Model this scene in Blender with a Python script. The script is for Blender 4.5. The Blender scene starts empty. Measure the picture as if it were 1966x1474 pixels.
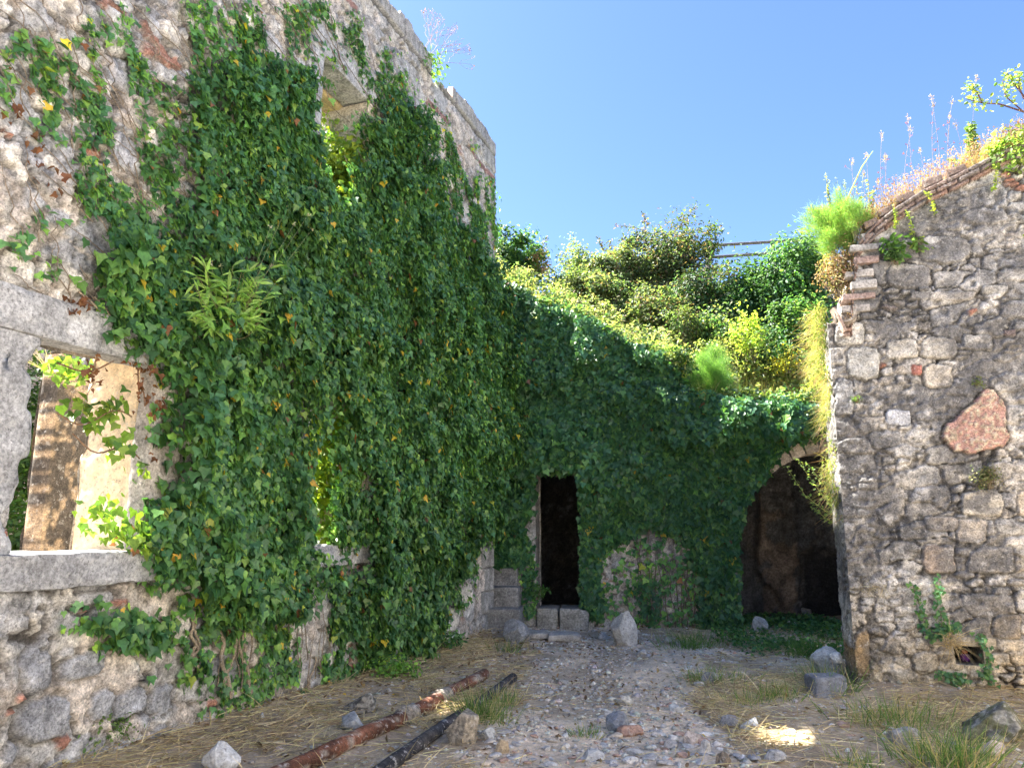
import bpy, math, random
import numpy as np
R = math.radians
rng = np.random.default_rng(7)
random.seed(7)
# ------------------------------------------------------------------ camera, sky, sun, exposure
sc = bpy.context.scene
FPX, PITCH, CAMZ = 1450.0, R(11), 1.6
cam_d = bpy.data.cameras.new('camera'); cam = bpy.data.objects.new('camera', cam_d)
sc.collection.objects.link(cam); sc.camera = cam
cam.location = (0, 0, CAMZ); cam.rotation_euler = (R(90) + PITCH, 0, 0)
cam_d.sensor_width = 36; cam_d.lens = 36 * FPX / 1966
cam_d.clip_start = 0.05; cam_d.clip_end = 20000
SUN_AZ, SUN_EL = R(-72), R(52)          # azimuth from +Y, negative = to the left
world = bpy.data.worlds.new('World'); sc.world = world; world.use_nodes = True
wn = world.node_tree; wn.nodes.clear()
sky = wn.nodes.new('ShaderNodeTexSky'); sky.sky_type = 'NISHITA'; sky.sun_disc = False
sky.sun_elevation = SUN_EL; sky.sun_rotation = SUN_AZ
sky.air_density = 1.0; sky.dust_density = 1.3; sky.ozone_density = 1.5; sky.altitude = 100
bg = wn.nodes.new('ShaderNodeBackground'); bg.inputs[1].default_value = 0.052
wo = wn.nodes.new('ShaderNodeOutputWorld')
tint = wn.nodes.new('ShaderNodeVectorMath'); tint.operation = 'MULTIPLY'; tint.inputs[1].default_value = (.68, .82, 1.09)
wn.links.new(sky.outputs[0], tint.inputs[0]); wn.links.new(tint.outputs[0], bg.inputs[0]); wn.links.new(bg.outputs[0], wo.inputs[0])
sun_d = bpy.data.lights.new('sun', 'SUN'); sun = bpy.data.objects.new('sun', sun_d)
sc.collection.objects.link(sun); sun_d.energy = 5.0; sun_d.angle = R(0.5); sun_d.color = (1, 0.95, 0.87)
sv = np.array([math.sin(SUN_AZ) * math.cos(SUN_EL), math.cos(SUN_AZ) * math.cos(SUN_EL), math.sin(SUN_EL)])
sun.rotation_euler = (R(90) - SUN_EL, 0, math.atan2(sv[0], -sv[1]))
sun.location = (-20, 10, 30)
sc.view_settings.view_transform = 'Standard'; sc.view_settings.look = 'None'
sc.view_settings.exposure = 2.7; sc.view_settings.gamma = 1
sc.cycles.use_denoising = True
sc.cycles.max_bounces = 6; sc.cycles.diffuse_bounces = 4; sc.cycles.transparent_max_bounces = 4
# ------------------------------------------------------------------ projection helpers
cP, sP = math.cos(PITCH), math.sin(PITCH)
def ray(px, py):
    px = np.asarray(px, float); py = np.asarray(py, float)
    xc = px - 983; yc = 737 - py
    return np.stack([xc, FPX * cP - yc * sP, yc * cP + FPX * sP], -1)
def proj(p):
    p = np.asarray(p, float); x = p[..., 0]; y = p[..., 1]; z = p[..., 2] - CAMZ
    f = y * cP + z * sP; u = z * cP - y * sP
    f = np.where(f < 0.05, 0.05, f)
    return np.stack([983 + FPX * x / f, 737 - FPX * u / f], -1)
def at_y(px, py, y):
    r = ray(px, py); return np.array([r[0], r[1], r[2]]) * (y / r[1]) + np.array([0, 0, CAMZ])
def at_z(px, py, z=0.0):
    r = ray(px, py); return r * ((z - CAMZ) / r[2]) + np.array([0, 0, CAMZ])
# ------------------------------------------------------------------ noise
def hsh(ix, iy, iz, s):
    h = (ix.astype(np.int64) * 73856093) ^ (iy.astype(np.int64) * 19349663) ^ (iz.astype(np.int64) * 83492791) ^ (s * 2654435761 & 0x7fffffff)
    h = (h ^ (h >> 13)) * 1274126177 & 0xffffffff
    h = (h ^ (h >> 16)) * 2246822519 & 0xffffffff
    h = h ^ (h >> 15)
    return (h & 0xffffff) / float(0xffffff)
def vn(x, y, z, s=0):
    x, y, z = np.broadcast_arrays(np.asarray(x, float), np.asarray(y, float), np.asarray(z, float))
    ix, iy, iz = np.floor(x), np.floor(y), np.floor(z)
    fx, fy, fz = x - ix, y - iy, z - iz
    fx = fx * fx * (3 - 2 * fx); fy = fy * fy * (3 - 2 * fy); fz = fz * fz * (3 - 2 * fz)
    r = 0
    for a in (0, 1):
        wa = fx if a else 1 - fx
        for b in (0, 1):
            wb = fy if b else 1 - fy
            for c in (0, 1):
                r = r + wa * wb * (fz if c else 1 - fz) * hsh(ix + a, iy + b, iz + c, s)
    return r
def fbm(x, y, z, o=4, s=0):
    r = 0; A = 0.5; t = 0
    for k in range(o):
        r = r + A * vn(np.asarray(x) * 2 ** k, np.asarray(y) * 2 ** k, np.asarray(z) * 2 ** k, s + k * 17); t += A; A *= 0.5
    return r / t
def ss(a, b, x): 
    t = np.clip((x - a) / (b - a), 0, 1); return t * t * (3 - 2 * t)
def mixc(a, b, t): return a + (b - a) * t[..., None]
C = lambda *a: np.array(a, float)
def worley(u, v, cw, ch, s, jit=0.8):
    """blocky cells: returns edge distance (m-ish), hash id arrays"""
    row0 = np.floor(v / ch); best = np.full(u.shape, 9e9); sec = best.copy()
    hid = [np.zeros(u.shape) for _ in range(3)]
    for dr in (-1, 0, 1):
        row = row0 + dr
        off = hsh(row, row * 0, row * 0 + 3, s) 
        uu = u / cw - off; c0 = np.floor(uu)
        for dc in (-2, -1, 0, 1, 2):
            c = c0 + dc
            sx = c + 0.5 + (hsh(c, row, row * 0, s + 1) - 0.5) * jit
            sy = row + 0.5 + (hsh(c, row, row * 0, s + 2) - 0.5) * jit * 0.5
            dx = np.abs(uu - sx) * cw; dy = np.abs(v / ch - sy) * ch * (cw / ch) ** 0.85
            d = (dx ** 4 + dy ** 4) ** .25
            m = d < best
            sec = np.where(m, best, np.minimum(sec, d)); best = np.where(m, d, best)
            for k in range(3): hid[k] = np.where(m, hsh(c, row, row * 0 + 7, s + 5 + k), hid[k])
    return sec - best, hid
def inpoly(pts, poly):
    x, y = pts[..., 0], pts[..., 1]; r = np.zeros(x.shape, bool); n = len(poly)
    for i in range(n):
        x1, y1 = poly[i]; x2, y2 = poly[(i + 1) % n]
        if y1 == y2: continue
        c = ((y1 > y) != (y2 > y)) & (x < (x2 - x1) * (y - y1) / (y2 - y1) + x1)
        r ^= c
    return r
# ------------------------------------------------------------------ mesh building
col = sc.collection
worg = {}
class MB:
    def __init__(s): s.v = []; s.f = []; s.c = []; s.n = 0
    def add(s, v, faces, c):
        v = np.asarray(v, float).reshape(-1, 3); k = len(v)
        c = np.asarray(c, float)
        if c.ndim == 1: c = np.tile(c, (k, 1))
        s.v.append(v); s.c.append(c[:, :3])
        for f in faces:
            f = np.asarray(f, np.int64)
            if f.size: s.f.append(f + s.n)
        s.n += k
    def build(s, name, mat, parent=None, smooth=False, loc=None):
        v = np.concatenate(s.v); c = np.concatenate(s.c)
        base = np.zeros(3)
        if parent is not None: base = np.array(worg[parent.name])
        elif loc is not None: base = np.array(loc, float)
        lt = np.concatenate([np.full(len(f), f.shape[1]) for f in s.f]); li = np.concatenate([f.ravel() for f in s.f])
        me = bpy.data.meshes.new(name)
        me.vertices.add(len(v)); me.vertices.foreach_set('co', (v - base).astype(np.float32).ravel())
        me.loops.add(len(li)); me.loops.foreach_set('vertex_index', li.astype(np.int32))
        me.polygons.add(len(lt)); me.polygons.foreach_set('loop_start', (np.cumsum(lt) - lt).astype(np.int32))
        me.polygons.foreach_set('loop_total', lt.astype(np.int32))
        if smooth: me.polygons.foreach_set('use_smooth', np.ones(len(lt), bool))
        a = me.color_attributes.new('Col', 'FLOAT_COLOR', 'POINT')
        a.data.foreach_set('color', np.concatenate([np.clip(c, 0, 1), np.ones((len(c), 1))], 1).astype(np.float32).ravel())
        me.update(calc_edges=True)
        me.materials.append(mat)
        o = bpy.data.objects.new(name, me); col.objects.link(o)
        if parent is not None: o.parent = parent; worg[o.name] = tuple(base)
        else:
            o.location = base; worg[o.name] = tuple(base)
        return o
def tag(o, label=None, cat=None, group=None, kind=None):
    if label: o['label'] = label
    if cat: o['category'] = cat
    if group: o['group'] = group
    if kind: o['kind'] = kind
    return o
def thing(name, loc, label, cat, group=None):
    o = bpy.data.objects.new(name, None); col.objects.link(o); o.location = loc; o.empty_display_size = 0.1
    worg[o.name] = tuple(loc); return tag(o, label, cat, group)
def gridfaces(nu, nv, keep=None, flip=False):
    i = np.arange(nu - 1)[:, None] * nv + np.arange(nv - 1)[None]
    f = np.stack([i, i + nv, i + nv + 1, i + 1], -1).reshape(-1, 4)
    if keep is not None: f = f[keep.ravel()]
    return f[:, ::-1] if flip else f
def tubes(mb, P, Rr, c, sides=4):
    """P (N,K,3), Rr (N,K) ; c (3,) or (N,3)"""
    P = np.asarray(P, float); N, K, _ = P.shape; Rr = np.broadcast_to(Rr, (N, K))
    T = np.gradient(P, axis=1) if K > 1 else P
    T /= np.linalg.norm(T, axis=-1, keepdims=True) + 1e-9
    ref = np.where(np.abs(T[:, :1, 2:3]) > 0.8, C(1, 0, 0), C(0, 0, 1))
    A = np.cross(T, np.broadcast_to(ref, T.shape)); A /= np.linalg.norm(A, axis=-1, keepdims=True) + 1e-9
    B = np.cross(T, A)
    th = np.arange(sides) * 2 * np.pi / sides
    V = P[:, :, None] + Rr[:, :, None, None] * (A[:, :, None] * np.cos(th)[:, None] + B[:, :, None] * np.sin(th)[:, None])
    n = np.arange(N)[:, None, None] * K * sides; k = np.arange(K - 1)[None, :, None] * sides; j = np.arange(sides)[None, None]; j2 = (j + 1) % sides
    F = np.stack(np.broadcast_arrays(n + k + j, n + k + j2, n + k + sides + j2, n + k + sides + j), -1).reshape(-1, 4)
    c = np.asarray(c, float)
    cc = np.repeat(c, K * sides, 0) if c.ndim == 2 else c
    cap = (np.arange(N)[:, None] * K * sides + (K - 1) * sides + np.arange(sides)[None])
    mb.add(V, [F, cap], cc)
def nrm(v): return v / (np.linalg.norm(v, axis=-1, keepdims=True) + 1e-9)
SH = {
 'ivy': (C([0, 0, 0], [-.38, -.06, .05], [-.52, .32, .10], [-.25, .5, .07], [0, 1, -.06], [.25, .5, .07], [.52, .32, .10], [.38, -.06, .05]),
         [[(0, 1, 2, 3, 4)], [(0, 4, 5, 6, 7)]]),
 'oval': (C([0, 0, 0], [-.26, .3, .07], [-.24, .7, .07], [0, 1, -.05], [.24, .7, .07], [.26, .3, .07]), [[(0, 1, 2, 3)], [(0, 3, 4, 5)]]),
 'lance': (C([0, 0, 0], [-.1, .3, .03], [-.08, .65, .03], [0, 1, -.08], [.08, .65, .03], [.1, .3, .03]), [[(0, 1, 2, 3)], [(0, 3, 4, 5)]]),
 'lobed': (C([0, 0, 0], [-.3, .0, .02], [-.2, .25, .05], [-.55, .45, .1], [-.18, .55, .05], [0, 1, -.05], [.18, .55, .05], [.55, .45, .1], [.2, .25, .05], [.3, 0, .02]),
           [[(0, 1, 2, 3, 4, 5)], [(0, 5, 6, 7, 8, 9)]]),
}
def leaves(mb, pos, n, tip, size, c, shape='ivy'):
    V, FF = SH[shape]; pos = np.asarray(pos); N = len(pos)
    if N == 0: return
    n = nrm(n); t = nrm(tip - (tip * n).sum(-1, keepdims=True) * n); b = np.cross(n, t)
    size = np.broadcast_to(size, (N,))
    wj = rng.uniform(.85, 1.15, N); sk = rng.normal(0, .1, N); cu = rng.uniform(.3, 2.2, N)
    X = V[None, :, 0] * wj[:, None] + sk[:, None] * V[None, :, 1]
    W = pos[:, None] + size[:, None, None] * (X[..., None] * b[:, None] + V[None, :, 1:2] * t[:, None] + (V[None, :, 2] * cu[:, None])[..., None] * n[:, None])
    off = np.arange(N)[:, None] * len(V)
    mb.add(W, [off + np.array(f[0])[None] for f in FF], np.repeat(c, len(V), 0))
def blades(mb, base, d, L, w, c, K=4, droop=0.5, side=None):
    """thin tapering blades; base (N,3) d (N,3) unit"""
    base = np.asarray(base, float); N = len(base)
    if N == 0: return
    L = np.broadcast_to(L, (N,)); w = np.broadcast_to(w, (N,)); droop = np.broadcast_to(droop, (N,))
    d = nrm(d)
    if side is None: side = nrm(np.cross(d, rng.normal(0, 1, (N, 3))))
    k = np.linspace(0, 1, K)
    P = base[:, None] + L[:, None, None] * (d[:, None] * k[None, :, None] + C(0, 0, -1) * (droop[:, None] * k[None] ** 2)[..., None])
    ww = (w[:, None] * (1 - k[None] ** 1.6 * .9))[..., None] * side[:, None] * .5
    V = np.stack([P - ww, P + ww], 2)
    n = np.arange(N)[:, None] * K * 2; kk = np.arange(K - 1)[None] * 2
    F = np.stack([n + kk, n + kk + 1, n + kk + 3, n + kk + 2], -1).reshape(-1, 4)
    mb.add(V, [F], np.repeat(c, K * 2, 0))
def pick(cols, N, w=None, jit=.15):
    cols = np.array(cols, float); i = rng.choice(len(cols), N, p=None if w is None else np.array(w) / np.sum(w))
    return np.clip(cols[i] * rng.uniform(1 - jit, 1 + jit, (N, 1)) * rng.uniform(.93, 1.07, (N, 3)), 0, 1)
# ------------------------------------------------------------------ materials
def mat_base(name):
    m = bpy.data.materials.new(name); m.use_nodes = True; nt = m.node_tree; nt.nodes.clear()
    out = nt.nodes.new('ShaderNodeOutputMaterial'); return m, nt, out
def node(nt, t, **k):
    n = nt.nodes.new(t)
    for a, b in k.items():
        if a.startswith('i_'): n.inputs[a[2:]].default_value = b
        else: setattr(n, a, b)
    return n
def stone_mat(name, bump=1.0, rough=.92, fine=(9, 60, 190), contrast=.55, speck=.0, amt=1.0, pits=.55, pale=.38):
    m, nt, out = mat_base(name); L = nt.links
    att = node(nt, 'ShaderNodeAttribute', attribute_name='Col')
    geo = node(nt, 'ShaderNodeNewGeometry')
    b = node(nt, 'ShaderNodeBsdfPrincipled'); b.inputs['Roughness'].default_value = rough
    b.inputs['Specular IOR Level'].default_value = .25
    ns = []
    for i, s in enumerate(fine):
        n = node(nt, 'ShaderNodeTexNoise'); n.inputs['Scale'].default_value = s; n.inputs['Detail'].default_value = 5 if i < 2 else 2
        n.inputs['Roughness'].default_value = .75
        L.new(geo.outputs['Position'], n.inputs['Vector']); ns.append(n)
    mr = node(nt, 'ShaderNodeMapRange'); mr.inputs[1].default_value = .38; mr.inputs[2].default_value = .62
    mr.inputs[3].default_value = 1 - contrast * .6 * amt; mr.inputs[4].default_value = 1 + contrast * .5 * amt
    L.new(ns[0].outputs[0], mr.inputs[0])
    mr2 = node(nt, 'ShaderNodeMapRange'); mr2.inputs[1].default_value = .38; mr2.inputs[2].default_value = .62
    mr2.inputs[3].default_value = 1 - contrast * .8 * amt; mr2.inputs[4].default_value = 1 + contrast * .6 * amt
    L.new(ns[1].outputs[0], mr2.inputs[0])
    mul = node(nt, 'ShaderNodeMath', operation='MULTIPLY'); L.new(mr.outputs[0], mul.inputs[0]); L.new(mr2.outputs[0], mul.inputs[1])
    vm = node(nt, 'ShaderNodeVectorMath', operation='SCALE'); L.new(att.outputs['Color'], vm.inputs[0]); L.new(mul.outputs[0], vm.inputs['Scale'])
    last = vm.outputs[0]
    # dark pits and pale lichen crusts
    for sc_, lo, hi, colr, f in ((34, .58, .63, (.045, .043, .04), pits), (17, .585, .62, (.60, .58, .54), pale + .2 * speck)):
        n = node(nt, 'ShaderNodeTexNoise'); n.inputs['Scale'].default_value = sc_; n.inputs['Detail'].default_value = 6; n.inputs['Roughness'].default_value = .7
        ad = node(nt, 'ShaderNodeVectorMath', operation='ADD'); ad.inputs[1].default_value = (sc_, 3.3, 7.1)
        L.new(geo.outputs['Position'], ad.inputs[0]); L.new(ad.outputs[0], n.inputs['Vector'])
        r = node(nt, 'ShaderNodeMapRange'); r.inputs[1].default_value = lo; r.inputs[2].default_value = hi; r.inputs[3].default_value = 0; r.inputs[4].default_value = f
        L.new(n.outputs[0], r.inputs[0])
        mx = node(nt, 'ShaderNodeMix', data_type='RGBA'); L.new(r.outputs[0], mx.inputs[0]); L.new(last, mx.inputs[6]); mx.inputs[7].default_value = (*colr, 1)
        last = mx.outputs[2]
    L.new(last, b.inputs['Base Color'])
    prev = None
    for n, st, di in ((ns[1], .5, .02), (ns[2], .35, .006)):
        bp = node(nt, 'ShaderNodeBump'); bp.inputs['Strength'].default_value = st * bump; bp.inputs['Distance'].default_value = di
        L.new(n.outputs[0], bp.inputs['Height'])
        if prev: L.new(prev.outputs[0], bp.inputs['Normal'])
        prev = bp
    L.new(prev.outputs[0], b.inputs['Normal']); L.new(b.outputs[0], out.inputs[0]); return m
def leaf_mat(name, rough=.42, trans=.35, spec=.45, gain=1.6):
    m, nt, out = mat_base(name); L = nt.links
    att = node(nt, 'ShaderNodeAttribute', attribute_name='Col'); geo = node(nt, 'ShaderNodeNewGeometry')
    n = node(nt, 'ShaderNodeTexNoise'); n.inputs['Scale'].default_value = 45; n.inputs['Detail'].default_value = 2
    L.new(geo.outputs['Position'], n.inputs['Vector'])
    mr = node(nt, 'ShaderNodeMapRange'); mr.inputs[1].default_value = .3; mr.inputs[2].default_value = .7; mr.inputs[3].default_value = .78; mr.inputs[4].default_value = 1.2
    L.new(n.outputs[0], mr.inputs[0])
    vm = node(nt, 'ShaderNodeVectorMath', operation='SCALE'); L.new(att.outputs['Color'], vm.inputs[0]); L.new(mr.outputs[0], vm.inputs['Scale'])
    b = node(nt, 'ShaderNodeBsdfPrincipled'); b.inputs['Roughness'].default_value = rough; b.inputs['Specular IOR Level'].default_value = spec
    L.new(vm.outputs[0], b.inputs['Base Color'])
    t = node(nt, 'ShaderNodeBsdfTranslucent')
    v2 = node(nt, 'ShaderNodeVectorMath', operation='MULTIPLY'); v2.inputs[1].default_value = (gain * 1.12, gain * 1.12, gain * .45)
    L.new(vm.outputs[0], v2.inputs[0]); L.new(v2.outputs[0], t.inputs[0])
    mx = node(nt, 'ShaderNodeMixShader'); mx.inputs[0].default_value = trans
    L.new(b.outputs[0], mx.inputs[1]); L.new(t.outputs[0], mx.inputs[2]); L.new(mx.outputs[0], out.inputs[0]); return m
M = dict(stone=stone_mat('rubble_stone'), cut=stone_mat('weathered_cut_stone', bump=1.1, fine=(5, 38, 150), contrast=.5),
         plaster=stone_mat('old_plaster', bump=.5, fine=(4, 22, 90), contrast=.3), ground=stone_mat('dry_earth', bump=1.2, fine=(3, 30, 160), contrast=.4, amt=.8, pits=.3),
         rock=stone_mat('limestone_rock', bump=.9, fine=(8, 45, 170), contrast=.35), ivy=leaf_mat('ivy_leaf', .42, .33, .42),
         leaf=leaf_mat('soft_leaf', .5, .45, .35, 1.9), dry=leaf_mat('dry_plant', .75, .3, .2, 1.2), bark=stone_mat('bark', fine=(20, 90, 200)),
         tile=stone_mat('fired_clay', fine=(8, 50, 160), contrast=.4), wood=stone_mat('grey_wood', fine=(12, 70, 200), contrast=.4),
         rust=stone_mat('rusty_iron', rough=.75, fine=(7, 30, 120), contrast=.6, bump=.6, speck=1), matte=stone_mat('rough_matte', fine=(5, 30, 120)), dark=stone_mat('dark_plaster', fine=(3, 25, 120), pale=.03, pits=.6))
# ------------------------------------------------------------------ generic masonry wall
LIME = [(.56, .51, .44), (.48, .46, .43), (.60, .55, .47), (.42, .42, .43), (.54, .47, .40), (.60, .56, .51), (.46, .42, .38)]
def masonry(u, v, st):
    """height and colour of rubble masonry"""
    s = st.get('seed', 1); cw, ch = st.get('cell', (.36, .21)); F = st.get('fill', 0)
    wf = st.get('warp', 1.)
    wu = u + (fbm(u * 3, v * 3, 0 * u, 3, s) - .5) * .16 * wf + (fbm(u * 11, v * 11, 0 * u, 3, s + 2) - .5) * .07
    wv = v + (fbm(u * 3, v * 3, 0 * u + 9, 3, s + 5) - .5) * .12 * wf + (fbm(u * 11, v * 11, 0 * u + 5, 3, s + 4) - .5) * .05 + (fbm(u * .6, v * .6, 0 * u, 2, s + 8) - .5) * .25
    e1, h1 = worley(wu, wv, cw, ch, s, 1.0)
    e2, h2 = worley(wu, wv, cw * .42, ch * .45, s + 50, 1.0)
    sub = h1[0] > st.get('small', .68)
    e = np.where(sub, np.minimum(e1, e2), e1)
    h = [np.where(sub, h2[k], h1[k]) for k in range(3)]
    fill = ss(.32, .66, fbm(u * 1.4, v * 1.4, 0 * u + 2, 4, s + 3) + F)
    n1 = fbm(u * 6, v * 6, 0 * u, 4, s + 11) - .5; n2 = fbm(u * 24, v * 24, 0 * u, 4, s + 12) - .5; n3 = fbm(u * 60, v * 60, 0 * u, 2, s + 13) - .5
    jw = .004 + .03 * ss(.4, .7, fbm(u * 4, v * 4, 0 * u + 6, 3, s + 19)) * (.4 + .6 * fill)
    m = ss(jw, jw + .016 + .02 * fill, e + n2 * .03)
    hf = worley(u + n1 * .1, v + n1 * .08, .085, .06, s + 90, 1.0)[1]
    prot = .014 + .034 * h[1] + .012 * (hf[1] - .5) + .035 * n1 + .018 * n2 + .008 * n3
    Hm = -.032 * (1 - fill) + .012 * fill + .03 * n1 + .03 * n2 + .012 * n3
    H = m * prot + (1 - m) * Hm
    cover = ss(.50, .58, fbm(u * 1.9, v * 1.9, 0 * u + 5, 5, s + 6) + F * .5 + st.get('cover', 0) + (h[1] - .5) * .14)
    H = H * (1 - cover) + np.maximum(.03 + .05 * n1 + .03 * n2 + .01 * n3, H * .8) * cover
    pit = ss(.66, .72, fbm(u * 11, v * 11, 0 * u + 4, 4, s + 21)); H = H - pit * .022
    pal = np.array(st.get('pal', LIME)); ci = np.minimum((h[2] * len(pal)).astype(int), len(pal) - 1)
    stonec = pal[ci] * (.82 + .36 * h[0])[..., None]
    lic = ss(.46, .56, fbm(u * 5, v * 5, 0 * u + 3, 5, s + 23) + (h[1] - .5) * .25 + st.get('lichen', 0))
    stonec = mixc(stonec, C(*st.get('lcol', (.27, .27, .275))) * (1 + n2)[..., None], lic * .62)
    brick = (h[0] * 7.3 % 1 > 1 - st.get('brick', .05)) & sub
    stonec = np.where(brick[..., None], C(.34, .17, .12), stonec)
    stonec = stonec * (1 + n1 * .5 + n2 * .75 + n3 * .5 + (hf[0] - .5) * .16)[..., None]
    mort = mixc(C(*st.get('mort', (.40, .35, .28))), C(*st.get('mort', (.40, .35, .28))) * .68, ss(.4, .6, fbm(u * 3.5, v * 3.5, 0 * u + 1, 5, s + 14)))
    mort = mort * (1 + n2 * 1.0 + n3 * .5)[..., None]
    joint = C(.10, .09, .08)
    c = mixc(mixc(joint, mort, fill), stonec, m)
    c = mixc(c, mort * 1.04, cover * .85)
    crk = (1 - ss(.0, .006 + .012 * ss(.4, .7, fbm(u * 5, v * 5, 0 * u + 8, 2, s + 25)), e + n3 * .006)) * ss(.42, .52, fbm(u * 3, v * 3, 0 * u + 9, 3, s + 26))
    c = mixc(c, joint, crk * .7); H = H - crk * .012
    c = mixc(c, C(.07, .065, .06), pit * .65)
    dk = ss(.5, .66, fbm(u * 1.3, v * 1.0, 0 * u + 7, 4, s + 15) + st.get('stain', 0))
    c = mixc(c, C(.13, .128, .13), dk * (.3 + .6 * ss(.45, .56, fbm(u * 12, v * 12, 0 * u, 4, s + 16))))
    return H, c
def wall(name, O, U, N, u0, u1, top, th, step, st, parent, mat='stone', z0=-.25, hole=None, post=None, coarse=.1, caps=(True, True)):
    O = np.array(O, float); U = np.array(U, float); N = np.array(N, float)
    mb = MB()
    nu = int((u1 - u0) / step) + 2; us = np.linspace(u0, u1, nu); tp = np.array([top(x) for x in us]); nv = int((tp.max() - z0) / step) + 2
    vs = np.linspace(0, 1, nv)
    u = np.repeat(us[:, None], nv, 1); z = np.minimum(z0 + vs[None] * (tp.max() - z0), tp[:, None])
    H, c = masonry(u, z, st)
    if post: H, c = post(u, z, H, c)
    P = np.zeros(u.shape + (3,)); P[..., :2] = O + u[..., None] * U + H[..., None] * N; P[..., 2] = z
    keep = None
    if hole:
        uc = (u[1:, 1:] + u[:-1, :-1]) / 2; zc = (z[1:, 1:] + z[:-1, :-1]) / 2; keep = ~hole(uc, zc)
    live = (z[1:, 1:] - z[1:, :-1] > 1e-6) | (z[:-1, 1:] - z[:-1, :-1] > 1e-6); keep = live if keep is None else keep & live
    mb.add(P, [gridfaces(nu, nv, keep)], c.reshape(-1, 3))
    # top
    nd = max(3, int(th / (step * 1.5))); ds = np.linspace(0, th, nd)
    uu = np.repeat(us[:, None], nd, 1); dd = np.repeat(ds[None], nu, 0)
    Ht, ct = masonry(uu, dd + 31, st); Ht = Ht * .8; ed = np.minimum(1, np.minimum(dd, th - dd) / .05)
    P = np.zeros(uu.shape + (3,)); P[..., :2] = O + uu[..., None] * U - dd[..., None] * N + ((1 - np.minimum(1, dd / .05)) * H[:, -1:])[..., None] * N
    P[..., 2] = tp[:, None] + Ht * ed
    stp = ss(.6, 1.5, np.abs(np.gradient(tp, us)))[:, None] * ed; P[..., :2] -= (stp * (Ht * 2 - .03))[..., None] * U
    mb.add(P, [gridfaces(nu, nd)], ct.reshape(-1, 3))
    # back
    nub = max(2, int((u1 - u0) / coarse) + 1); nvb = max(2, int((tp.max() - z0) / coarse) + 1)
    ub = np.linspace(u0, u1, nub); tb = np.array([top(x) for x in ub])
    uu = np.repeat(ub[:, None], nvb, 1); zz = z0 + np.linspace(0, 1, nvb)[None] * (tb[:, None] - z0)
    Hb, cb = masonry(uu + 77, zz, st); Hb *= np.minimum(1, (tb[:, None] - zz) / .1)
    P = np.zeros(uu.shape + (3,)); P[..., :2] = O + uu[..., None] * U - (th + Hb)[..., None] * N; P[..., 2] = zz
    keep = None
    if hole: keep = ~hole((uu[1:, 1:] + uu[:-1, :-1]) / 2, (zz[1:, 1:] + zz[:-1, :-1]) / 2)
    mb.add(P, [gridfaces(nub, nvb, keep, True)], cb.reshape(-1, 3))
    for side, ue, ok in ((-1, u0, caps[0]), (1, u1, caps[1])):
        if not ok: continue
        te = top(ue); ne = int((te - z0) / step) + 2; nd = max(3, int(th / step)); zz = np.linspace(z0, te, ne); ds = np.linspace(0, th, nd)
        dd = np.repeat(ds[:, None], ne, 1); Z = np.repeat(zz[None], nd, 0)
        He, ce = masonry(dd + 13 * side, Z, st); He *= .7 * np.minimum(1, np.minimum(dd, th - dd) / .05) * np.minimum(1, (te - Z) / .05)
        if post: _, ce = post(dd * 0 + ue, Z, He, ce)
        P = np.zeros(Z.shape + (3,)); P[..., :2] = O + (ue + side * He)[..., None] * U - dd[..., None] * N; P[..., 2] = Z
        P[0, :, :2] += (np.interp(zz, z[0 if side < 0 else -1], H[0 if side < 0 else -1]))[:, None] * N
        mb.add(P, [gridfaces(nd, ne, None, side < 0)], ce.reshape(-1, 3))
    return mb.build(name, M[mat], parent, smooth=True)
def block(mb, c, ax, half, colr, step=.03, amp=.015, seed=0, rnd=.02, nscale=7, cvar=.25):
    """rough dressed block: centre c, axes ax (3x3 rows), half extents"""
    c = np.array(c, float); ax = np.array(ax, float); half = np.array(half, float)
    for k in range(3):
        for sg in (-1, 1):
            i, j = [(1, 2), (2, 0), (0, 1)][k]
            ni = max(3, int(2 * half[i] / step) + 1); nj = max(3, int(2 * half[j] / step) + 1)
            a = np.linspace(-1, 1, ni); b = np.linspace(-1, 1, nj); A, B = np.meshgrid(a, b, indexing='ij')
            q = np.zeros(A.shape + (3,)); q[..., i] = A * half[i]; q[..., j] = B * half[j]; q[..., k] = sg * half[k]
            inner = np.maximum(half - rnd, 0.001); cl = np.clip(q, -inner, inner); dlt = q - cl
            L = np.linalg.norm(dlt, axis=-1, keepdims=True) + 1e-9; rr = min(rnd, half.min() * .9)
            q = cl + dlt / L * rr; nn = dlt / L
            w = c + q @ ax
            ns = nn @ ax
            n1 = fbm(w[..., 0] * nscale, w[..., 1] * nscale, w[..., 2] * nscale, 4, seed) - .5
            chip = ss(.58, .75, fbm(w[..., 0] * 4, w[..., 1] * 4, w[..., 2] * 4, 3, seed + 5))
            w = w + ns * ((n1 * 2 * amp) - chip * amp * 1.2)[..., None]
            n2 = fbm(w[..., 0] * 3, w[..., 1] * 3, w[..., 2] * 3, 3, seed + 9) - .5
            cc = np.clip(np.array(colr)[None, None] * (1 + cvar * 2 * n2 + n1 * .3)[..., None], 0, 1)
            mb.add(w, [gridfaces(ni, nj, None, sg < 0)], cc.reshape(-1, 3))
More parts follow.
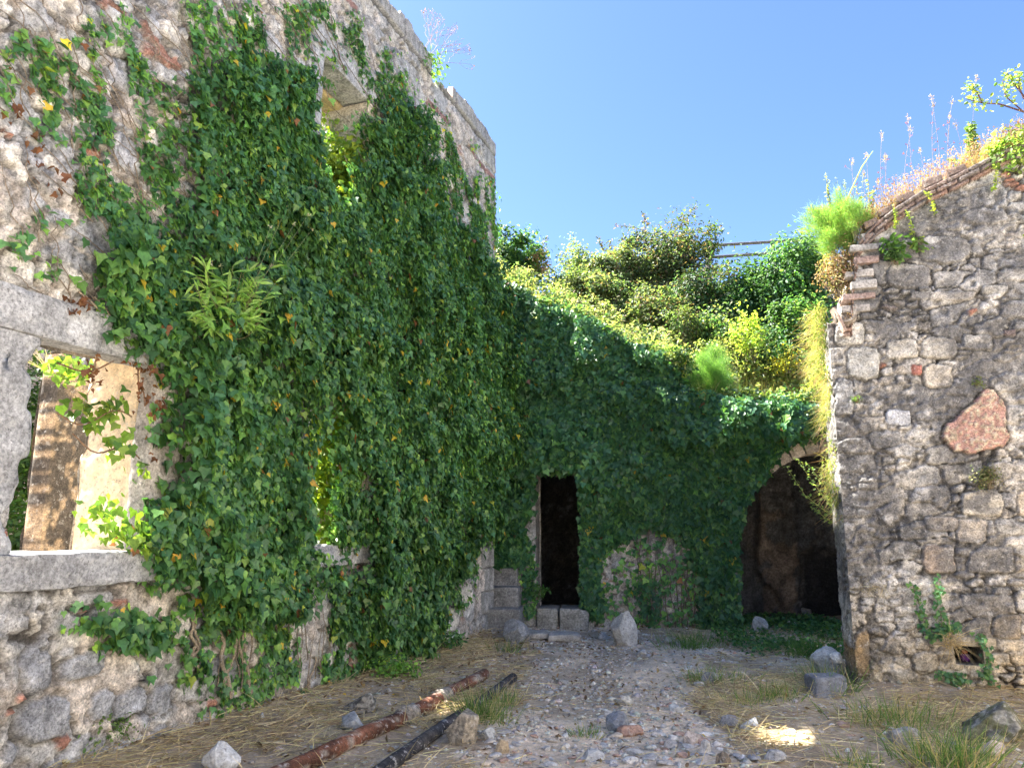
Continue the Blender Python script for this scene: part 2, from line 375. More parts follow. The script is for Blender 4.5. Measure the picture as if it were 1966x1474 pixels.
def rock(seed, dims=(1, 1, .7), n=9, planes=11, colr=(.40, .39, .37), rough=.05, dark=0., moss=0.):
    """angular limestone lump of unit size: returns MB (local)"""
    r = np.random.default_rng(seed); mb = MB()
    pn = nrm(r.normal(0, 1, (planes, 3))); pd = r.uniform(.30, .54, planes)
    for k in range(3):
        for sg in (-1, 1):
            i, j = [(1, 2), (2, 0), (0, 1)][k]
            a = np.tan(np.linspace(-1, 1, n) * np.pi / 4); A, B = np.meshgrid(a, a, indexing='ij')
            q = np.zeros(A.shape + (3,)); q[..., i] = A; q[..., j] = B; q[..., k] = sg; q = nrm(q)
            dt = q @ pn.T; rr = np.where(dt > .05, pd / np.maximum(dt, .05), 9).min(-1); rr = np.minimum(rr, .62)
            n1 = fbm(q[..., 0] * 3 + seed, q[..., 1] * 3, q[..., 2] * 3, 4, seed) - .5
            n4 = fbm(q[..., 0] * 11 + seed, q[..., 1] * 11, q[..., 2] * 11, 3, seed + 1) - .5; w = q * (rr * (1 + rough * 2 * n1 + rough * 1.2 * n4))[..., None] * np.array(dims)
            cc = np.array(colr) * (1 + .5 * n1)[..., None]
            if dark: cc = mixc(cc, C(.07, .07, .065), dark * ss(.45, .6, fbm(q[..., 0] * 4, q[..., 1] * 4, q[..., 2] * 4 + 5, 4, seed)))
            if moss: cc = mixc(cc, C(.10, .10, .03), moss * ss(.4, .6, fbm(q[..., 0] * 3, q[..., 1] * 3 + 9, q[..., 2] * 3 + 5, 4, seed)))
            mb.add(w, [gridfaces(n, n, None, sg < 0)], cc.reshape(-1, 3))
    return mb
# ------------------------------------------------------------------ layout
A0 = R(19.6); LD = np.array([math.sin(A0), math.cos(A0)]); LN = np.array([math.cos(A0), -math.sin(A0)]); LO = -4.5 * LN   # left building wall
SC = 11.66                                                        # its far corner
def lw(s, z, h=0.):                                                 # point on left wall
    s = np.asarray(s, float); z = np.asarray(z, float); h = np.asarray(h, float)
    s, z, h = np.broadcast_arrays(s, z, h)
    p = LO + s[..., None] * LD + h[..., None] * LN; return np.concatenate([p, z[..., None]], -1)
RA = R(106); RU = np.array([math.sin(RA), math.cos(RA)]); RN = np.array([RU[1], -RU[0]]); RO = np.array([3.50, 8.10])   # right wall
if RN[1] > 0: RN = -RN
BU = nrm(np.array([1, -.12])); BN = np.array([BU[1], -BU[0]]); BO = np.array([0., 12.95])                                    # back wall
if BN[1] > 0: BN = -BN
def onplane(px, py, O, U, N):
    r = ray(px, py); t = (np.dot(O, N)) / (r[..., :2] @ N); p = r * t[..., None] if r.ndim > 1 else r * t
    return (p[..., :2] - O) @ U, p[..., 2] + CAMZ
def plpt(u, z, h, O, U, N):
    u, z, h = np.broadcast_arrays(np.asarray(u, float), np.asarray(z, float), np.asarray(h, float))
    return np.concatenate([O + u[..., None] * U + h[..., None] * N, z[..., None]], -1)
def gz(x, y):
    x = np.asarray(x, float); y = np.asarray(y, float)
    dl = (np.stack([x, y], -1) - LO) @ LN                          # distance from left wall
    dr = (np.stack([x, y], -1) - RO) @ RN; ur = (np.stack([x, y], -1) - RO) @ RU
    db = (np.stack([x, y], -1) - BO) @ BN
    g = .10 * np.exp(-np.clip(dl, 0, 9) / .5) + .10 * np.exp(-np.clip(np.abs(dr), 0, 9) / .4) * ss(-.5, .3, ur) + .08 * np.exp(-np.clip(np.abs(db), 0, 9) / .5)
    near = np.exp(-((x / 30) ** 2 + ((y - 8) / 30) ** 2))
    g = g * near + near * ((fbm(x * .7, y * .7, 0 * x, 3, 3) - .5) * .12 + (fbm(x * 4, y * 4, 0 * x, 3, 5) - .5) * .035)
    g = g - .05 * np.exp(-((x - .9 - .1 * (y - 9)) / .8) ** 2) * near
    return g + (1 - near) * 0.02
# ------------------------------------------------------------------ ground
def axis(c, half, step, far):
    a = [0.]; 
    x = 0.; s = step
    while x < far:
        if x > half: s *= 1.16
        x += s; a.append(x)
    a = np.array(a); return np.concatenate([c - a[:0:-1], c + a])
gx = axis(1.6, 4.6, .03, 5000); gy = axis(8.8, 4.8, .03, 5000)
X, Y = np.meshgrid(gx, gy, indexing='ij')
Z = gz(X, Y)
pp = proj(np.stack([X, Y, Z], -1)); wob = (fbm(X * 1.5, Y * 1.5, 0 * X, 3, 31) - .5) * 180
PATH = [(900, 1474), (960, 1400), (1000, 1330), (1040, 1270), (1000, 1215), (1180, 1205), (1420, 1245), (1330, 1290), (1320, 1350), (1400, 1420), (1480, 1500), (1480, 1700), (850, 1700)]
onpath = inpoly(pp + np.stack([wob, wob * .3], -1), PATH).astype(float)
g1 = fbm(X * 2, Y * 2, 0 * X, 4, 41); g2 = fbm(X * 9, Y * 9, 0 * X, 3, 42)
cpath = mixc(C(.76, .62, .46), C(.64, .51, .38), g1) * (.75 + .5 * g2)[..., None]
cpath = mixc(cpath, C(.36, .29, .21), ss(.5, .62, fbm(X * 1.3, Y * 1.3, 0 * X, 4, 47)) * .7)
csoil = mixc(C(.56, .45, .31), C(.34, .26, .18), g1) * (.7 + .6 * g2)[..., None]
cg = mixc(csoil, cpath, onpath)
far_ = ss(12, 60, np.hypot(X, Y - 8)); cg = mixc(cg, C(.09, .12, .04), far_)
cg = mixc(cg, C(.62, .57, .49) * (.85 + .3 * g2[..., None]), ss(1.8, -.5, Y) * (1 - far_))  # pale ground behind the camera, added to bounce sunlight forward
Z = Z + (fbm(X * 18, Y * 18, 0 * X, 2, 43) - .5) * .018 * np.exp(-((X / 30) ** 2 + ((Y - 8) / 30) ** 2))
mb = MB(); mb.add(np.stack([X, Y, Z], -1), [gridfaces(len(gx), len(gy))], cg.reshape(-1, 3))
g = mb.build('ground', M['ground'], smooth=True); tag(g, 'dry earth and gravel courtyard floor', 'ground', kind='structure')
# distant hill over the terrace, haze put into its blue green colour
mb = MB(); hx = np.linspace(-1500, 2600, 120); hy = np.linspace(2200, 3600, 30); HX, HY = np.meshgrid(hx, hy, indexing='ij')
HZ = 820 * np.exp(-((HX - 100) / 900) ** 2) * np.exp(-((HY - 2950) / 420) ** 2) * (.8 + .4 * fbm(HX / 300, HY / 300, 0 * HX, 4, 2)) - 5
mb.add(np.stack([HX, HY, HZ], -1), [gridfaces(120, 30)], mixc(C(.10, .16, .17), C(.14, .2, .2), fbm(HX / 60, HY / 60, 0 * HX, 3, 8)).reshape(-1, 3))
tag(mb.build('hill', M['matte'], smooth=True), 'distant wooded hill, coloured blue green for haze', 'hill', kind='structure')
# ------------------------------------------------------------------ left ruined building
WIN = [(3.45, 4.40, 1.46, 2.82), (6.45, 7.40, 1.46, 2.95), (6.36, 7.30, 4.65, 6.74)]
def lhole(u, z):
    r = np.zeros(u.shape, bool)
    for a, b, c, d in WIN: r |= (u > a - .06) & (u < b + .06) & (z > c - .1) & (z < d + .1)
    return r
def ltop(s):
    t = 8.42 + (math.sin(s * 3.1) * .02)
    for a, b, dz in ((9.05, 9.75, -.20), (9.0, 9.3, -.12), (8.0, 8.35, .06), (10.2, 10.6, .03), (6.6, 7.4, -.05)):
        if a < s < b: t += dz
    return t + .03 * (hsh(np.array(np.floor(s / .42)), np.array(3), np.array(1), 5) - .5)
LBIG = [(34,1252,91,1332,0),(117,1248,198,1302,0),(164,1319,215,1383,0),(218,1319,277,1379,0),(280,1312,331,1369,0),(332,1295,396,1349,1),(30,1340,138,1423,0),(373,1363,436,1396,1),(94,1181,148,1215,1),(141,1134,215,1164,1),
 (94,1144,141,1161,2),(0,1178,50,1215,1),(279,1389,314,1423,0),(104,1410,129,1436,3),(389,1339,410,1359,3),(0,1423,23,1470,0),(111,1242,134,1265,1),(201,1148,242,1161,3),(315,1168,362,1235,2),(604,1128,648,1201,1),(604,1255,638,1282,2),(20,1334,44,1345,3),(2,1360,24,1372,3),
 (0,268,37,326,2),(20,315,51,353,2),(71,298,102,329,2),(0,370,17,431,2),(41,248,71,282,1),(353,35,430,95,1),(395,80,412,125,1),(0,487,64,556,2),(66,500,98,550,2),(100,510,160,562,2),(300,40,345,85,2),(120,200,160,245,1),(60,180,100,215,2),(200,20,240,60,1),(130,100,170,140,2),(820,300,845,340,2),(790,340,812,372,1),(850,330,870,365,2),(870,390,890,430,1),(905,380,920,420,2),(840,1170,880,1215,2),(560,1220,590,1270,2),(520,1215,548,1260,1),(880,1120,905,1170,2),(450,20,500,60,2),(500,70,540,110,1),(150,1170,160,1176,3)]
LB2 = []
for (x0, y0, x1, y1, k) in LBIG:
    a_, za = onplane((x0 + x1) / 2, (y0 + y1) / 2, LO, LD, LN); b_, _ = onplane(x1, (y0 + y1) / 2, LO, LD, LN); _, zc_ = onplane((x0 + x1) / 2, y0, LO, LD, LN); LB2.append((a_, za, b_ - a_, zc_ - za, k))
def lpost(u, z, H, c):
    na = fbm(u * 6, z * 6, 0 * u, 4, 311) - .5; nb = fbm(u * 26, z * 26, 0 * u, 3, 312) - .5
    for (cx, cz, hw, hh_, k) in LB2:
        near = (np.abs(u - cx) < hw * 1.7) & (np.abs(z - cz) < hh_ * 1.9)
        if not near.any(): continue
        a = (np.abs((u - cx) / hw) ** 3 + np.abs((z - cz) / hh_) ** 3) ** (1 / 3) + na * .8 + nb * .2
        m = (1 - ss(.88, .96, a)) * near; rim = (1 - ss(.96, 1.16, a)) * (1 - m) * near
        H = H * (1 - m) + m * (.045 + .05 * na + .02 * nb); H = H - rim * .035
        cc_ = [(.36, .365, .385), (.46, .45, .44), (.62, .58, .52), (.44, .22, .16)][k]
        c = mixc(c, C(.13, .115, .10), rim * .7); c = mixc(c, np.array(cc_) * (1 + na * .9 + nb * .7)[..., None], m)
    # cut coping course along the top and quoins at the corner
    cop = ss(8.13, 8.15, z); j = (np.abs((u / .43) % 1 - .5) > .465) | (np.abs(z - 8.155) < .02)
    n = fbm(u * 8, z * 8, 0 * u, 3, 77) - .5
    H = H * (1 - cop) + cop * (.055 + .02 * n - .05 * j)
    c = mixc(c, mixc(C(.27, .27, .28), C(.38, .36, .33), vn(np.floor(u / .43 + .5), 0 * u, 0 * u, 6)) * (1 - .75 * j)[..., None], cop)
    q = ss(11.25, 11.28, u + .14 * (np.floor(z / .34) % 2)); jq = np.abs((z / .34) % 1 - .5) > .47
    H = H * (1 - q) + q * (.04 + .02 * n - .04 * jq)
    c = mixc(c, C(.37, .355, .33) * (1 + n - .5 * jq)[..., None], q)
    # a course of red brick below the coping
    rb = ss(.5, .55, fbm(u * 2.2, z * 0, 0 * u, 3, 66)) * (np.abs(z - 7.72 - .04 * np.sin(u * 2)) < .05)
    c = mixc(c, C(.27, .12, .09) * (1 + n)[..., None], rb * 1.)
    up = ss(4, 8, z) * .25
    c = mixc(c, C(.33, .325, .33), up)
    return H, c
bl = thing('ruined_building', (*LO + LD * 8, 0), 'tall roofless limestone building, its front overgrown with ivy and pierced by three windows', 'building')
LST = dict(seed=11, cell=(.48, .30), fill=.0, stain=-.10, small=.6, brick=.08, cover=-.075, lichen=.0, pal=[(.60, .58, .55), (.48, .475, .48), (.66, .62, .56), (.42, .42, .435), (.62, .57, .50)], mort=(.63, .55, .475))
front = wall('front_wall', LO, LD, LN, 1.2, SC, ltop, .62, .021, LST, bl, hole=lhole, post=lpost)
# the remaining walls, roofless
E2 = -LN
wall('side_wall', LO + LD * SC - LN * .62, -LN, LD, 0, 6.2, lambda u: 8.0 + .3 * math.sin(u * 2), .55, .07, dict(LST, seed=12), bl)
wall('rear_wall', LO - LN * 7.0, LD, -LN, 1.2, SC, lambda u: 6.0 + .8 * math.sin(u * 1.3) + .3 * math.sin(u * 4), .55, .12, dict(LST, seed=13), bl)
mb = MB()
def lblock(mb, s0, s1, z0, z1, h0, h1, colr, seed, amp=.014, step=.025, rnd=.02):
    cs = (s0 + s1) / 2; p = lw(cs, (z0 + z1) / 2, (h0 + h1) / 2)
    block(mb, p, [[*LD, 0], [*LN, 0], [0, 0, 1]], [(s1 - s0) / 2, (h1 - h0) / 2, (z1 - z0) / 2], colr, step, amp, seed, rnd)
GREY = (.41, .41, .415); PALE = (.62, .52, .38); SOOT = (.28, .28, .285)
def lpart(name, *a, colr=GREY, seed=1, mat='cut', label=None, amp=.014):
    mb = MB(); lblock(mb, *a, colr, seed, amp=amp); o = mb.build(name, M[mat], front, smooth=True)
    if label: o['label'] = label
lpart('window_lintel', 2.7, 4.78, 2.82, 3.11, -.13, .075, seed=3, label='long grey stone lintel over the near ground floor window')
lpart('window_lintel', 2.9, 4.7, 3.03, 3.3, -.66, -.135, seed=4, colr=PALE, mat='plaster')
lpart('window_sill', 2.6, 4.58, 1.235, 1.46, -.52, .11, seed=5, label='grey stone sill of the near ground floor window')
lpart('window_sill', 2.9, 4.6, 1.2, 1.40, -.68, -.525, seed=25, colr=PALE, mat='plaster')
# broken left jamb with bitten edge
mb = MB(); nz = 60; zz = np.linspace(1.46, 2.82, nz); edge = 3.47 - .05 * ss(.5, .62, vn(zz * 3.2, 0, 0, 8)) - .05 * np.exp(-((zz - 2.62) / .05) ** 2) - .09 * np.exp(-((zz - 1.68) / .09) ** 2) + .02 * vn(zz * 20, 0, 0, 2)
no = 26; loop = []
for k in range(no):
    t = k / (no - 1)
    loop.append(t)
prof = np.array([(-.55, -.45), (-.55, .0), (-.5, .05), (-.3, .055), (-.05, .05), (-.015, .03), (0, 0), (0, -.15), (-.01, -.32), (-.1, -.42), (-.55, -.45)])
V = np.zeros((nz, len(prof), 3)); cc = np.zeros((nz, len(prof), 3))
fine = []
for i in range(len(prof) - 1):
    for k in range(6): fine.append(prof[i] + (prof[i + 1] - prof[i]) * k / 6)
fine = np.array(fine + [prof[-1]]); zr = np.repeat(zz[:, None], len(fine), 1); sr = edge[:, None] * (fine[None, :, 0] > -.2) + 3.45 * (fine[None, :, 0] <= -.2) + fine[None, :, 0]; hr = np.repeat(fine[None, :, 1], nz, 0)
nn_ = fbm(sr * 9, zr * 9, hr * 9, 4, 5) - .5
V = lw(sr + nn_ * .03, zr, hr + nn_ * .03)
mb.add(V, [gridfaces(nz, len(fine))], (np.array(GREY) * (1.02 + nn_ * .5)[..., None]).reshape(-1, 3)); mb.build('window_jamb', M['cut'], front, smooth=True)['label'] = 'grey stone jamb with a bitten broken edge beside the near window'
lpart('window_jamb', 4.40, 4.72, 1.46, 2.82, -.12, .055, seed=7, colr=(.42, .38, .34))
lpart('window_jamb', 4.43, 4.8, 1.40, 3.03, -.66, -.125, seed=8, colr=(.84, .66, .44), mat='plaster', amp=.025, label='peach plastered inner reveal of the near window')
for (a, b, c, d), sd in ((WIN[1], 30), (WIN[2], 40)):
    lpart('window_jamb', a - .28, a, c, d, -.62, .05, seed=sd)
    lpart('window_jamb', b, b + .28, c, d, -.62, .05, seed=sd + 1, colr=(.48, .42, .33))  # far jamb coloured paler and warmer for the light on it
    lpart('window_sill', a - .3, b + .3, c - .22, c, -.62, .09, seed=sd + 2)
lpart('window_lintel', 6.1, 7.75, 2.95, 3.25, -.62, .06, seed=33)
lpart('window_lintel', 6.0, 7.62, 6.74, 7.08, -.34, .045, seed=43, label='grey stone lintel over the upper window')
lpart('window_lintel', 6.0, 7.62, 6.70, 7.0, -.66, -.345, seed=44, colr=(.48, .38, .20), mat='plaster', label='inner lintel of the upper window, coloured yellow for reflected light')  # yellow of reflected light put into the lintel's colour
# partition stub seen through the near window
def ipt(px, py, h): 
    O = LO + LN * h; u, z = onplane(px, py, O, LD, LN); return u, z
pl = bl
mb = MB()
u0, z0_ = ipt(92, 900, -2.3); u1_, _ = ipt(168, 900, -2.3); _, zt = ipt(110, 690, -2.3)
def stub_post(u, z, H, c):
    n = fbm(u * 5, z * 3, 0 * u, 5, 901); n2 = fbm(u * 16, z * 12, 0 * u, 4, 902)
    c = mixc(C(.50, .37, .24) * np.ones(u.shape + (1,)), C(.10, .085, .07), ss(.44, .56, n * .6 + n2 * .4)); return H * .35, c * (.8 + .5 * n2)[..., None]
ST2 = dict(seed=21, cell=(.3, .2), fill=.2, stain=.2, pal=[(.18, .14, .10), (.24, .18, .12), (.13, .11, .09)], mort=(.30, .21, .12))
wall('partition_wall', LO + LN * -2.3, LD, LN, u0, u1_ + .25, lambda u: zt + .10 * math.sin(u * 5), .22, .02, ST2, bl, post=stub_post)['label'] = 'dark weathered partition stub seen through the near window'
# ------------------------------------------------------------------ back vaulted building
def bpl(px, py, h=0.): return onplane(px, py, BO + BN * h, BU, BN)
tb = [(900, 545), (960, 560), (1060, 612), (1130, 635), (1200, 672), (1270, 705), (1340, 775), (1420, 790), (1500, 800), (1590, 800), (1700, 800), (2100, 800)]
tbu = np.array([bpl(*p) for p in tb])
tbu = np.concatenate([[[-3.5, tbu[0, 1] + .2]], tbu])
def btop(u): return float(np.interp(u, tbu[:, 0], tbu[:, 1])) - .12
(du0, dzt), (du1, _) = bpl(1029, 905), bpl(1112, 905); dz0 = bpl(1070, 1166)[1]
au, az0 = bpl(1618, 1062); ar = au - bpl(1415, 1062)[0]
def bhole(u, z):
    return ((u > du0) & (u < du1) & (z > dz0 - .2) & (z < dzt)) | ((np.abs(u - au) < ar) & (z < az0)) | (((u - au) ** 2 + (z - az0) ** 2 < ar ** 2) & (z >= az0))
BST = dict(seed=71, cell=(.42, .26), fill=.16, stain=.05, small=.6, mort=(.48, .43, .37), pal=[(.46, .43, .39), (.38, .37, .36), (.52, .48, .43)])
bb = thing('vaulted_ruin', (*BO + BU * 3, 0), 'low ivy covered ruin at the back with dark doorway and wide round arch', 'building')
bw = wall('front_wall', BO, BU, BN, -3.2, 8.2, btop, .65, .03, BST, bb, hole=bhole)
def bblock(name, u0, u1, z0, z1, h0, h1, colr, seed, mat='cut', parent=None, amp=.014, label=None, rnd=.02):
    mb = MB(); block(mb, plpt((u0 + u1) / 2, (z0 + z1) / 2, (h0 + h1) / 2, BO, BU, BN), [[*BU, 0], [*BN, 0], [0, 0, 1]], [(u1 - u0) / 2, (h1 - h0) / 2, (z1 - z0) / 2], colr, .04, amp, seed, rnd)
    o = mb.build(name, M[mat], parent or bw, smooth=True)
    if label: o['label'] = label
    return o
DG = (.30, .29, .27)
bblock('door_jamb', du0 - .20, du0, -.1, dzt, -.64, .06, DG, 81)
bblock('door_jamb', du1, du1 + .2, -.1, dzt, -.64, .06, DG, 82)
bblock('door_lintel', du0 - .3, du1 + .35, dzt, dzt + .22, -.64, .06, DG, 83)
bblock('threshold', du0 + .01, du0 + .36, -.12, dz0, -.5, .16, (.30, .29, .26), 84, rnd=.04, amp=.025)
bblock('threshold', du0 + .38, du1 + .12, -.12, dz0 + .01, -.5, .20, (.31, .30, .27), 85, rnd=.04, amp=.025)
# arch ring and intrados
mb = MB(); na = 22
for k in range(na):
    a0 = np.pi * k / na + .008; a1 = np.pi * (k + 1) / na - .008; am = (a0 + a1) / 2; rc = ar + .13
    d_ = np.array([math.cos(am), math.sin(am)]); cz = az0 + rc * d_[1]; cu = au + rc * d_[0]
    p = plpt(cu, cz, -.28, BO, BU, BN)
    rad = np.array([*(BU * d_[0]), d_[1]]); tan = np.array([*(BU * -d_[1]), d_[0]])
    block(mb, p, [tan, [*BN, 0], rad], [rc * (a1 - a0) / 2, .35, .14], np.array((.40, .335, .26)) * random.uniform(.8, 1.15), .045, .012, 90 + k)
mb.build('arch_ring', M['cut'], bw, smooth=True)
bblock('arch_pier', au - ar - .25, au - ar + .02, -.1, az0, -.63, .05, DG, 120)
# rooms behind (inner faces)
DP = dict(seed=91, cell=(.4, .25), fill=.35, stain=.1, pal=[(.06, .06, .062)], mort=(.065, .065, .068))  # near-black stone and mortar for the inner rooms
def brp(px, py, dd): return onplane(px, py, BO - BN * dd, BU, BN)
p_a, p_b, h_a, h_b = brp(1452, 1000, 2.8)[0], brp(1530, 1100, 2.8)[0], brp(1536, 1062, 2.8), brp(1625, 1062, 2.8)
def arch_post(u, z, H, c):
    n = fbm(u * 3, z * 2.2, 0 * u, 5, 941) - .5; n2 = fbm(u * 14, z * 14, 0 * u, 4, 942) - .5
    un = u + n * .25
    pier = ss(0, .05, un - p_a) * (1 - ss(0, .05, un - p_b)); plas = ss(.46, .50, fbm(u * 1.8, z * 1.3, 0 * u, 5, 943) + .10 * pier)
    H = H * .7 + .16 * pier * ss(.3, .5, z + n)
    hood = ss(0, .10, z + n * .25 - h_a[1]) * ss(0, .12, un - p_b); niche_dk = ss(0, .05, un - h_a[0]) * (1 - ss(0, .08, un - h_b[0])) * (1 - ss(-.04, .02, z + n * .25 - h_a[1]))
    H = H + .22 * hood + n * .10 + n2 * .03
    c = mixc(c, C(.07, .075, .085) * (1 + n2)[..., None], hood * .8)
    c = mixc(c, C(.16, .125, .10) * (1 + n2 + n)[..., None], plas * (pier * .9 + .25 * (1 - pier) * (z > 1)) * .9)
    c = mixc(c, C(.02, .02, .022), niche_dk * .9)  # near-black colour across the niche below the hood
    return H, c
def room(prefix, u0, u1, d0, d1, h, st, par, post=None):
    O = BO - BN * 0
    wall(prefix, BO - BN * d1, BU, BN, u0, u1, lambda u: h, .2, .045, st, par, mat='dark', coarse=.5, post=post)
    wall(prefix, BO + BU * u0 - BN * .6, -BN, BU, 0, d1 - .6, lambda u: h, .2, .1, st, par, coarse=.5)
    wall(prefix, BO + BU * u1 - BN * .6, -BN, -BU, 0, d1 - .6, lambda u: h, .2, .1, st, par, coarse=.5)
    mb = MB(); block(mb, plpt((u0 + u1) / 2, h + .1, -(.6 + d1) / 2, BO, BU, BN), [[*BU, 0], [*BN, 0], [0, 0, 1]], [(u1 - u0) / 2 + .2, (d1 - .6) / 2 + .2, .1], (.22, .2, .18), .15, .01, 5)
    mb.build('vault_ceiling', M['stone'], par)
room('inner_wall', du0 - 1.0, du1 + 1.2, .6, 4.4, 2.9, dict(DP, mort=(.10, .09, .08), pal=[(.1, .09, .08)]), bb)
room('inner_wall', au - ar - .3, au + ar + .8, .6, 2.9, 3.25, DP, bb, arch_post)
# stone stair left of the door
stairs = thing('stone_stair', (*plpt(du0 - .6, 0, .3, BO, BU, BN)[:2], 0), 'three worn grey stone steps rising left of the dark doorway', 'steps')
for (pyt, pyb, h, sd) in ((1168, 1215, .75, 1), (1126, 1168, .45, 2), (1090, 1128, .15, 3)):
    ul, zt_ = onplane(925, pyt, BO + BN * h, BU, BN); ur_, _ = onplane(1000 - sd * 2, pyt, BO + BN * h, BU, BN)
    bblock('step', ul, ur_, -.15, zt_, h - .85, h, (.235, .23, .22), 140 + sd, parent=stairs, amp=.02, rnd=.035)
# flagstones
for i, (xa, xb, ya, yb) in enumerate(((1012, 1052, 1203, 1214), (1054, 1108, 1203, 1218))):
    p0 = at_z(xa, yb, .12); p1 = at_z(xb, ya, .12); cx, cy = (p0 + p1)[:2] / 2
    mb = MB(); block(mb, (cx, cy, gz(cx, cy) + .05), np.eye(3), [abs(p1[0] - p0[0]) / 2, .22, .05], (.44, .42, .385), .03, .02, 150 + i, .03)
    tag(mb.build('flagstone', M['rock'], loc=(cx, cy, 0)), ['pale flat flagstone on the left in front of the doorway', 'wider pale flat flagstone on the right in front of the doorway'][i], 'paving stone')
# ------------------------------------------------------------------ right wall
def rpl(px, py, h=0.): return onplane(px, py, RO + RN * h, RU, RN)
tr = [(1598, 622), (1632, 620), (1634, 560), (1640, 505), (1648, 465), (1680, 430), (1720, 400), (1775, 365), (1830, 340), (1880, 315), (1940, 285), (1990, 262), (2100, 220), (2300, 190)]
tru = np.array([rpl(*p) for p in tr]); tru[0, 0] = -.02
def rtop(u): return float(np.interp(u, tru[:, 0], tru[:, 1]))
NICHE = [rpl(*p) for p in ((1829, 1238), (1886, 1240), (1888, 1272), (1832, 1274))]
nu0, nu1, nz0, nz1 = NICHE[0][0], NICHE[1][0], NICHE[3][1], NICHE[0][1]
def rhole(u, z): return (u > nu0) & (u < nu1) & (z > nz0) & (z < nz1)
PINK = [(1889, 748), (1905, 752), (1925, 775), (1928, 820), (1937, 842), (1920, 858), (1888, 860), (1862, 873), (1828, 864), (1808, 842), (1815, 812), (1845, 792), (1868, 775)]
STONES = [([(1640, 770)], 0)]
def rr_(x0, y0, x1, y1, c, k=1.0): return (x0, y0, x1, y1, c, k)
BIG = [rr_(1700, 650, 1762, 690, (.50, .47, .42)), rr_(1768, 648, 1838, 688, (.46, .43, .38)), rr_(1845, 642, 1905, 675, (.42, .40, .36)), rr_(1602, 620, 1660, 664, (.47, .45, .41)),
       rr_(1625, 664, 1692, 728, (.44, .43, .40)), rr_(1765, 455, 1862, 508, (.44, .425, .40)), rr_(1700, 508, 1792, 555, (.40, .38, .36)), rr_(1836, 940, 1925, 992, (.53, .49, .42)),
       rr_(1697, 786, 1749, 816, (.52, .53, .56)), rr_(1770, 700, 1828, 745, (.52, .47, .40)), rr_(1748, 700, 1770, 722, (.33, .14, .11)), rr_(1922, 633, 1950, 646, (.36, .14, .11)),
       rr_(1738, 560, 1870, 578, (.45, .42, .38)), rr_(1880, 548, 1935, 566, (.44, .42, .38)), rr_(1602, 728, 1640, 800, (.30, .295, .29)), rr_(1770, 1042, 1835, 1100, (.36, .29, .235)),
       rr_(1860, 1050, 1948, 1102, (.33, .31, .285)), rr_(1835, 995, 1895, 1045, (.47, .42, .36)), rr_(1775, 990, 1835, 1020, (.42, .38, .34)), rr_(1950, 940, 1990, 990, (.52, .45, .36)),
       rr_(1905, 1180, 1960, 1225, (.40, .35, .29)), rr_(1730, 1310, 1785, 1352, (.34, .30, .14)), rr_(1658, 1306, 1712, 1350, (.46, .43, .36)), rr_(1640, 1212, 1668, 1300, (.34, .26, .17)),
       rr_(1895, 1252, 1938, 1276, (.45, .42, .37)), rr_(1750, 1250, 1800, 1290, (.40, .38, .35)), rr_(1890, 1310, 1945, 1350, (.38, .31, .2))]
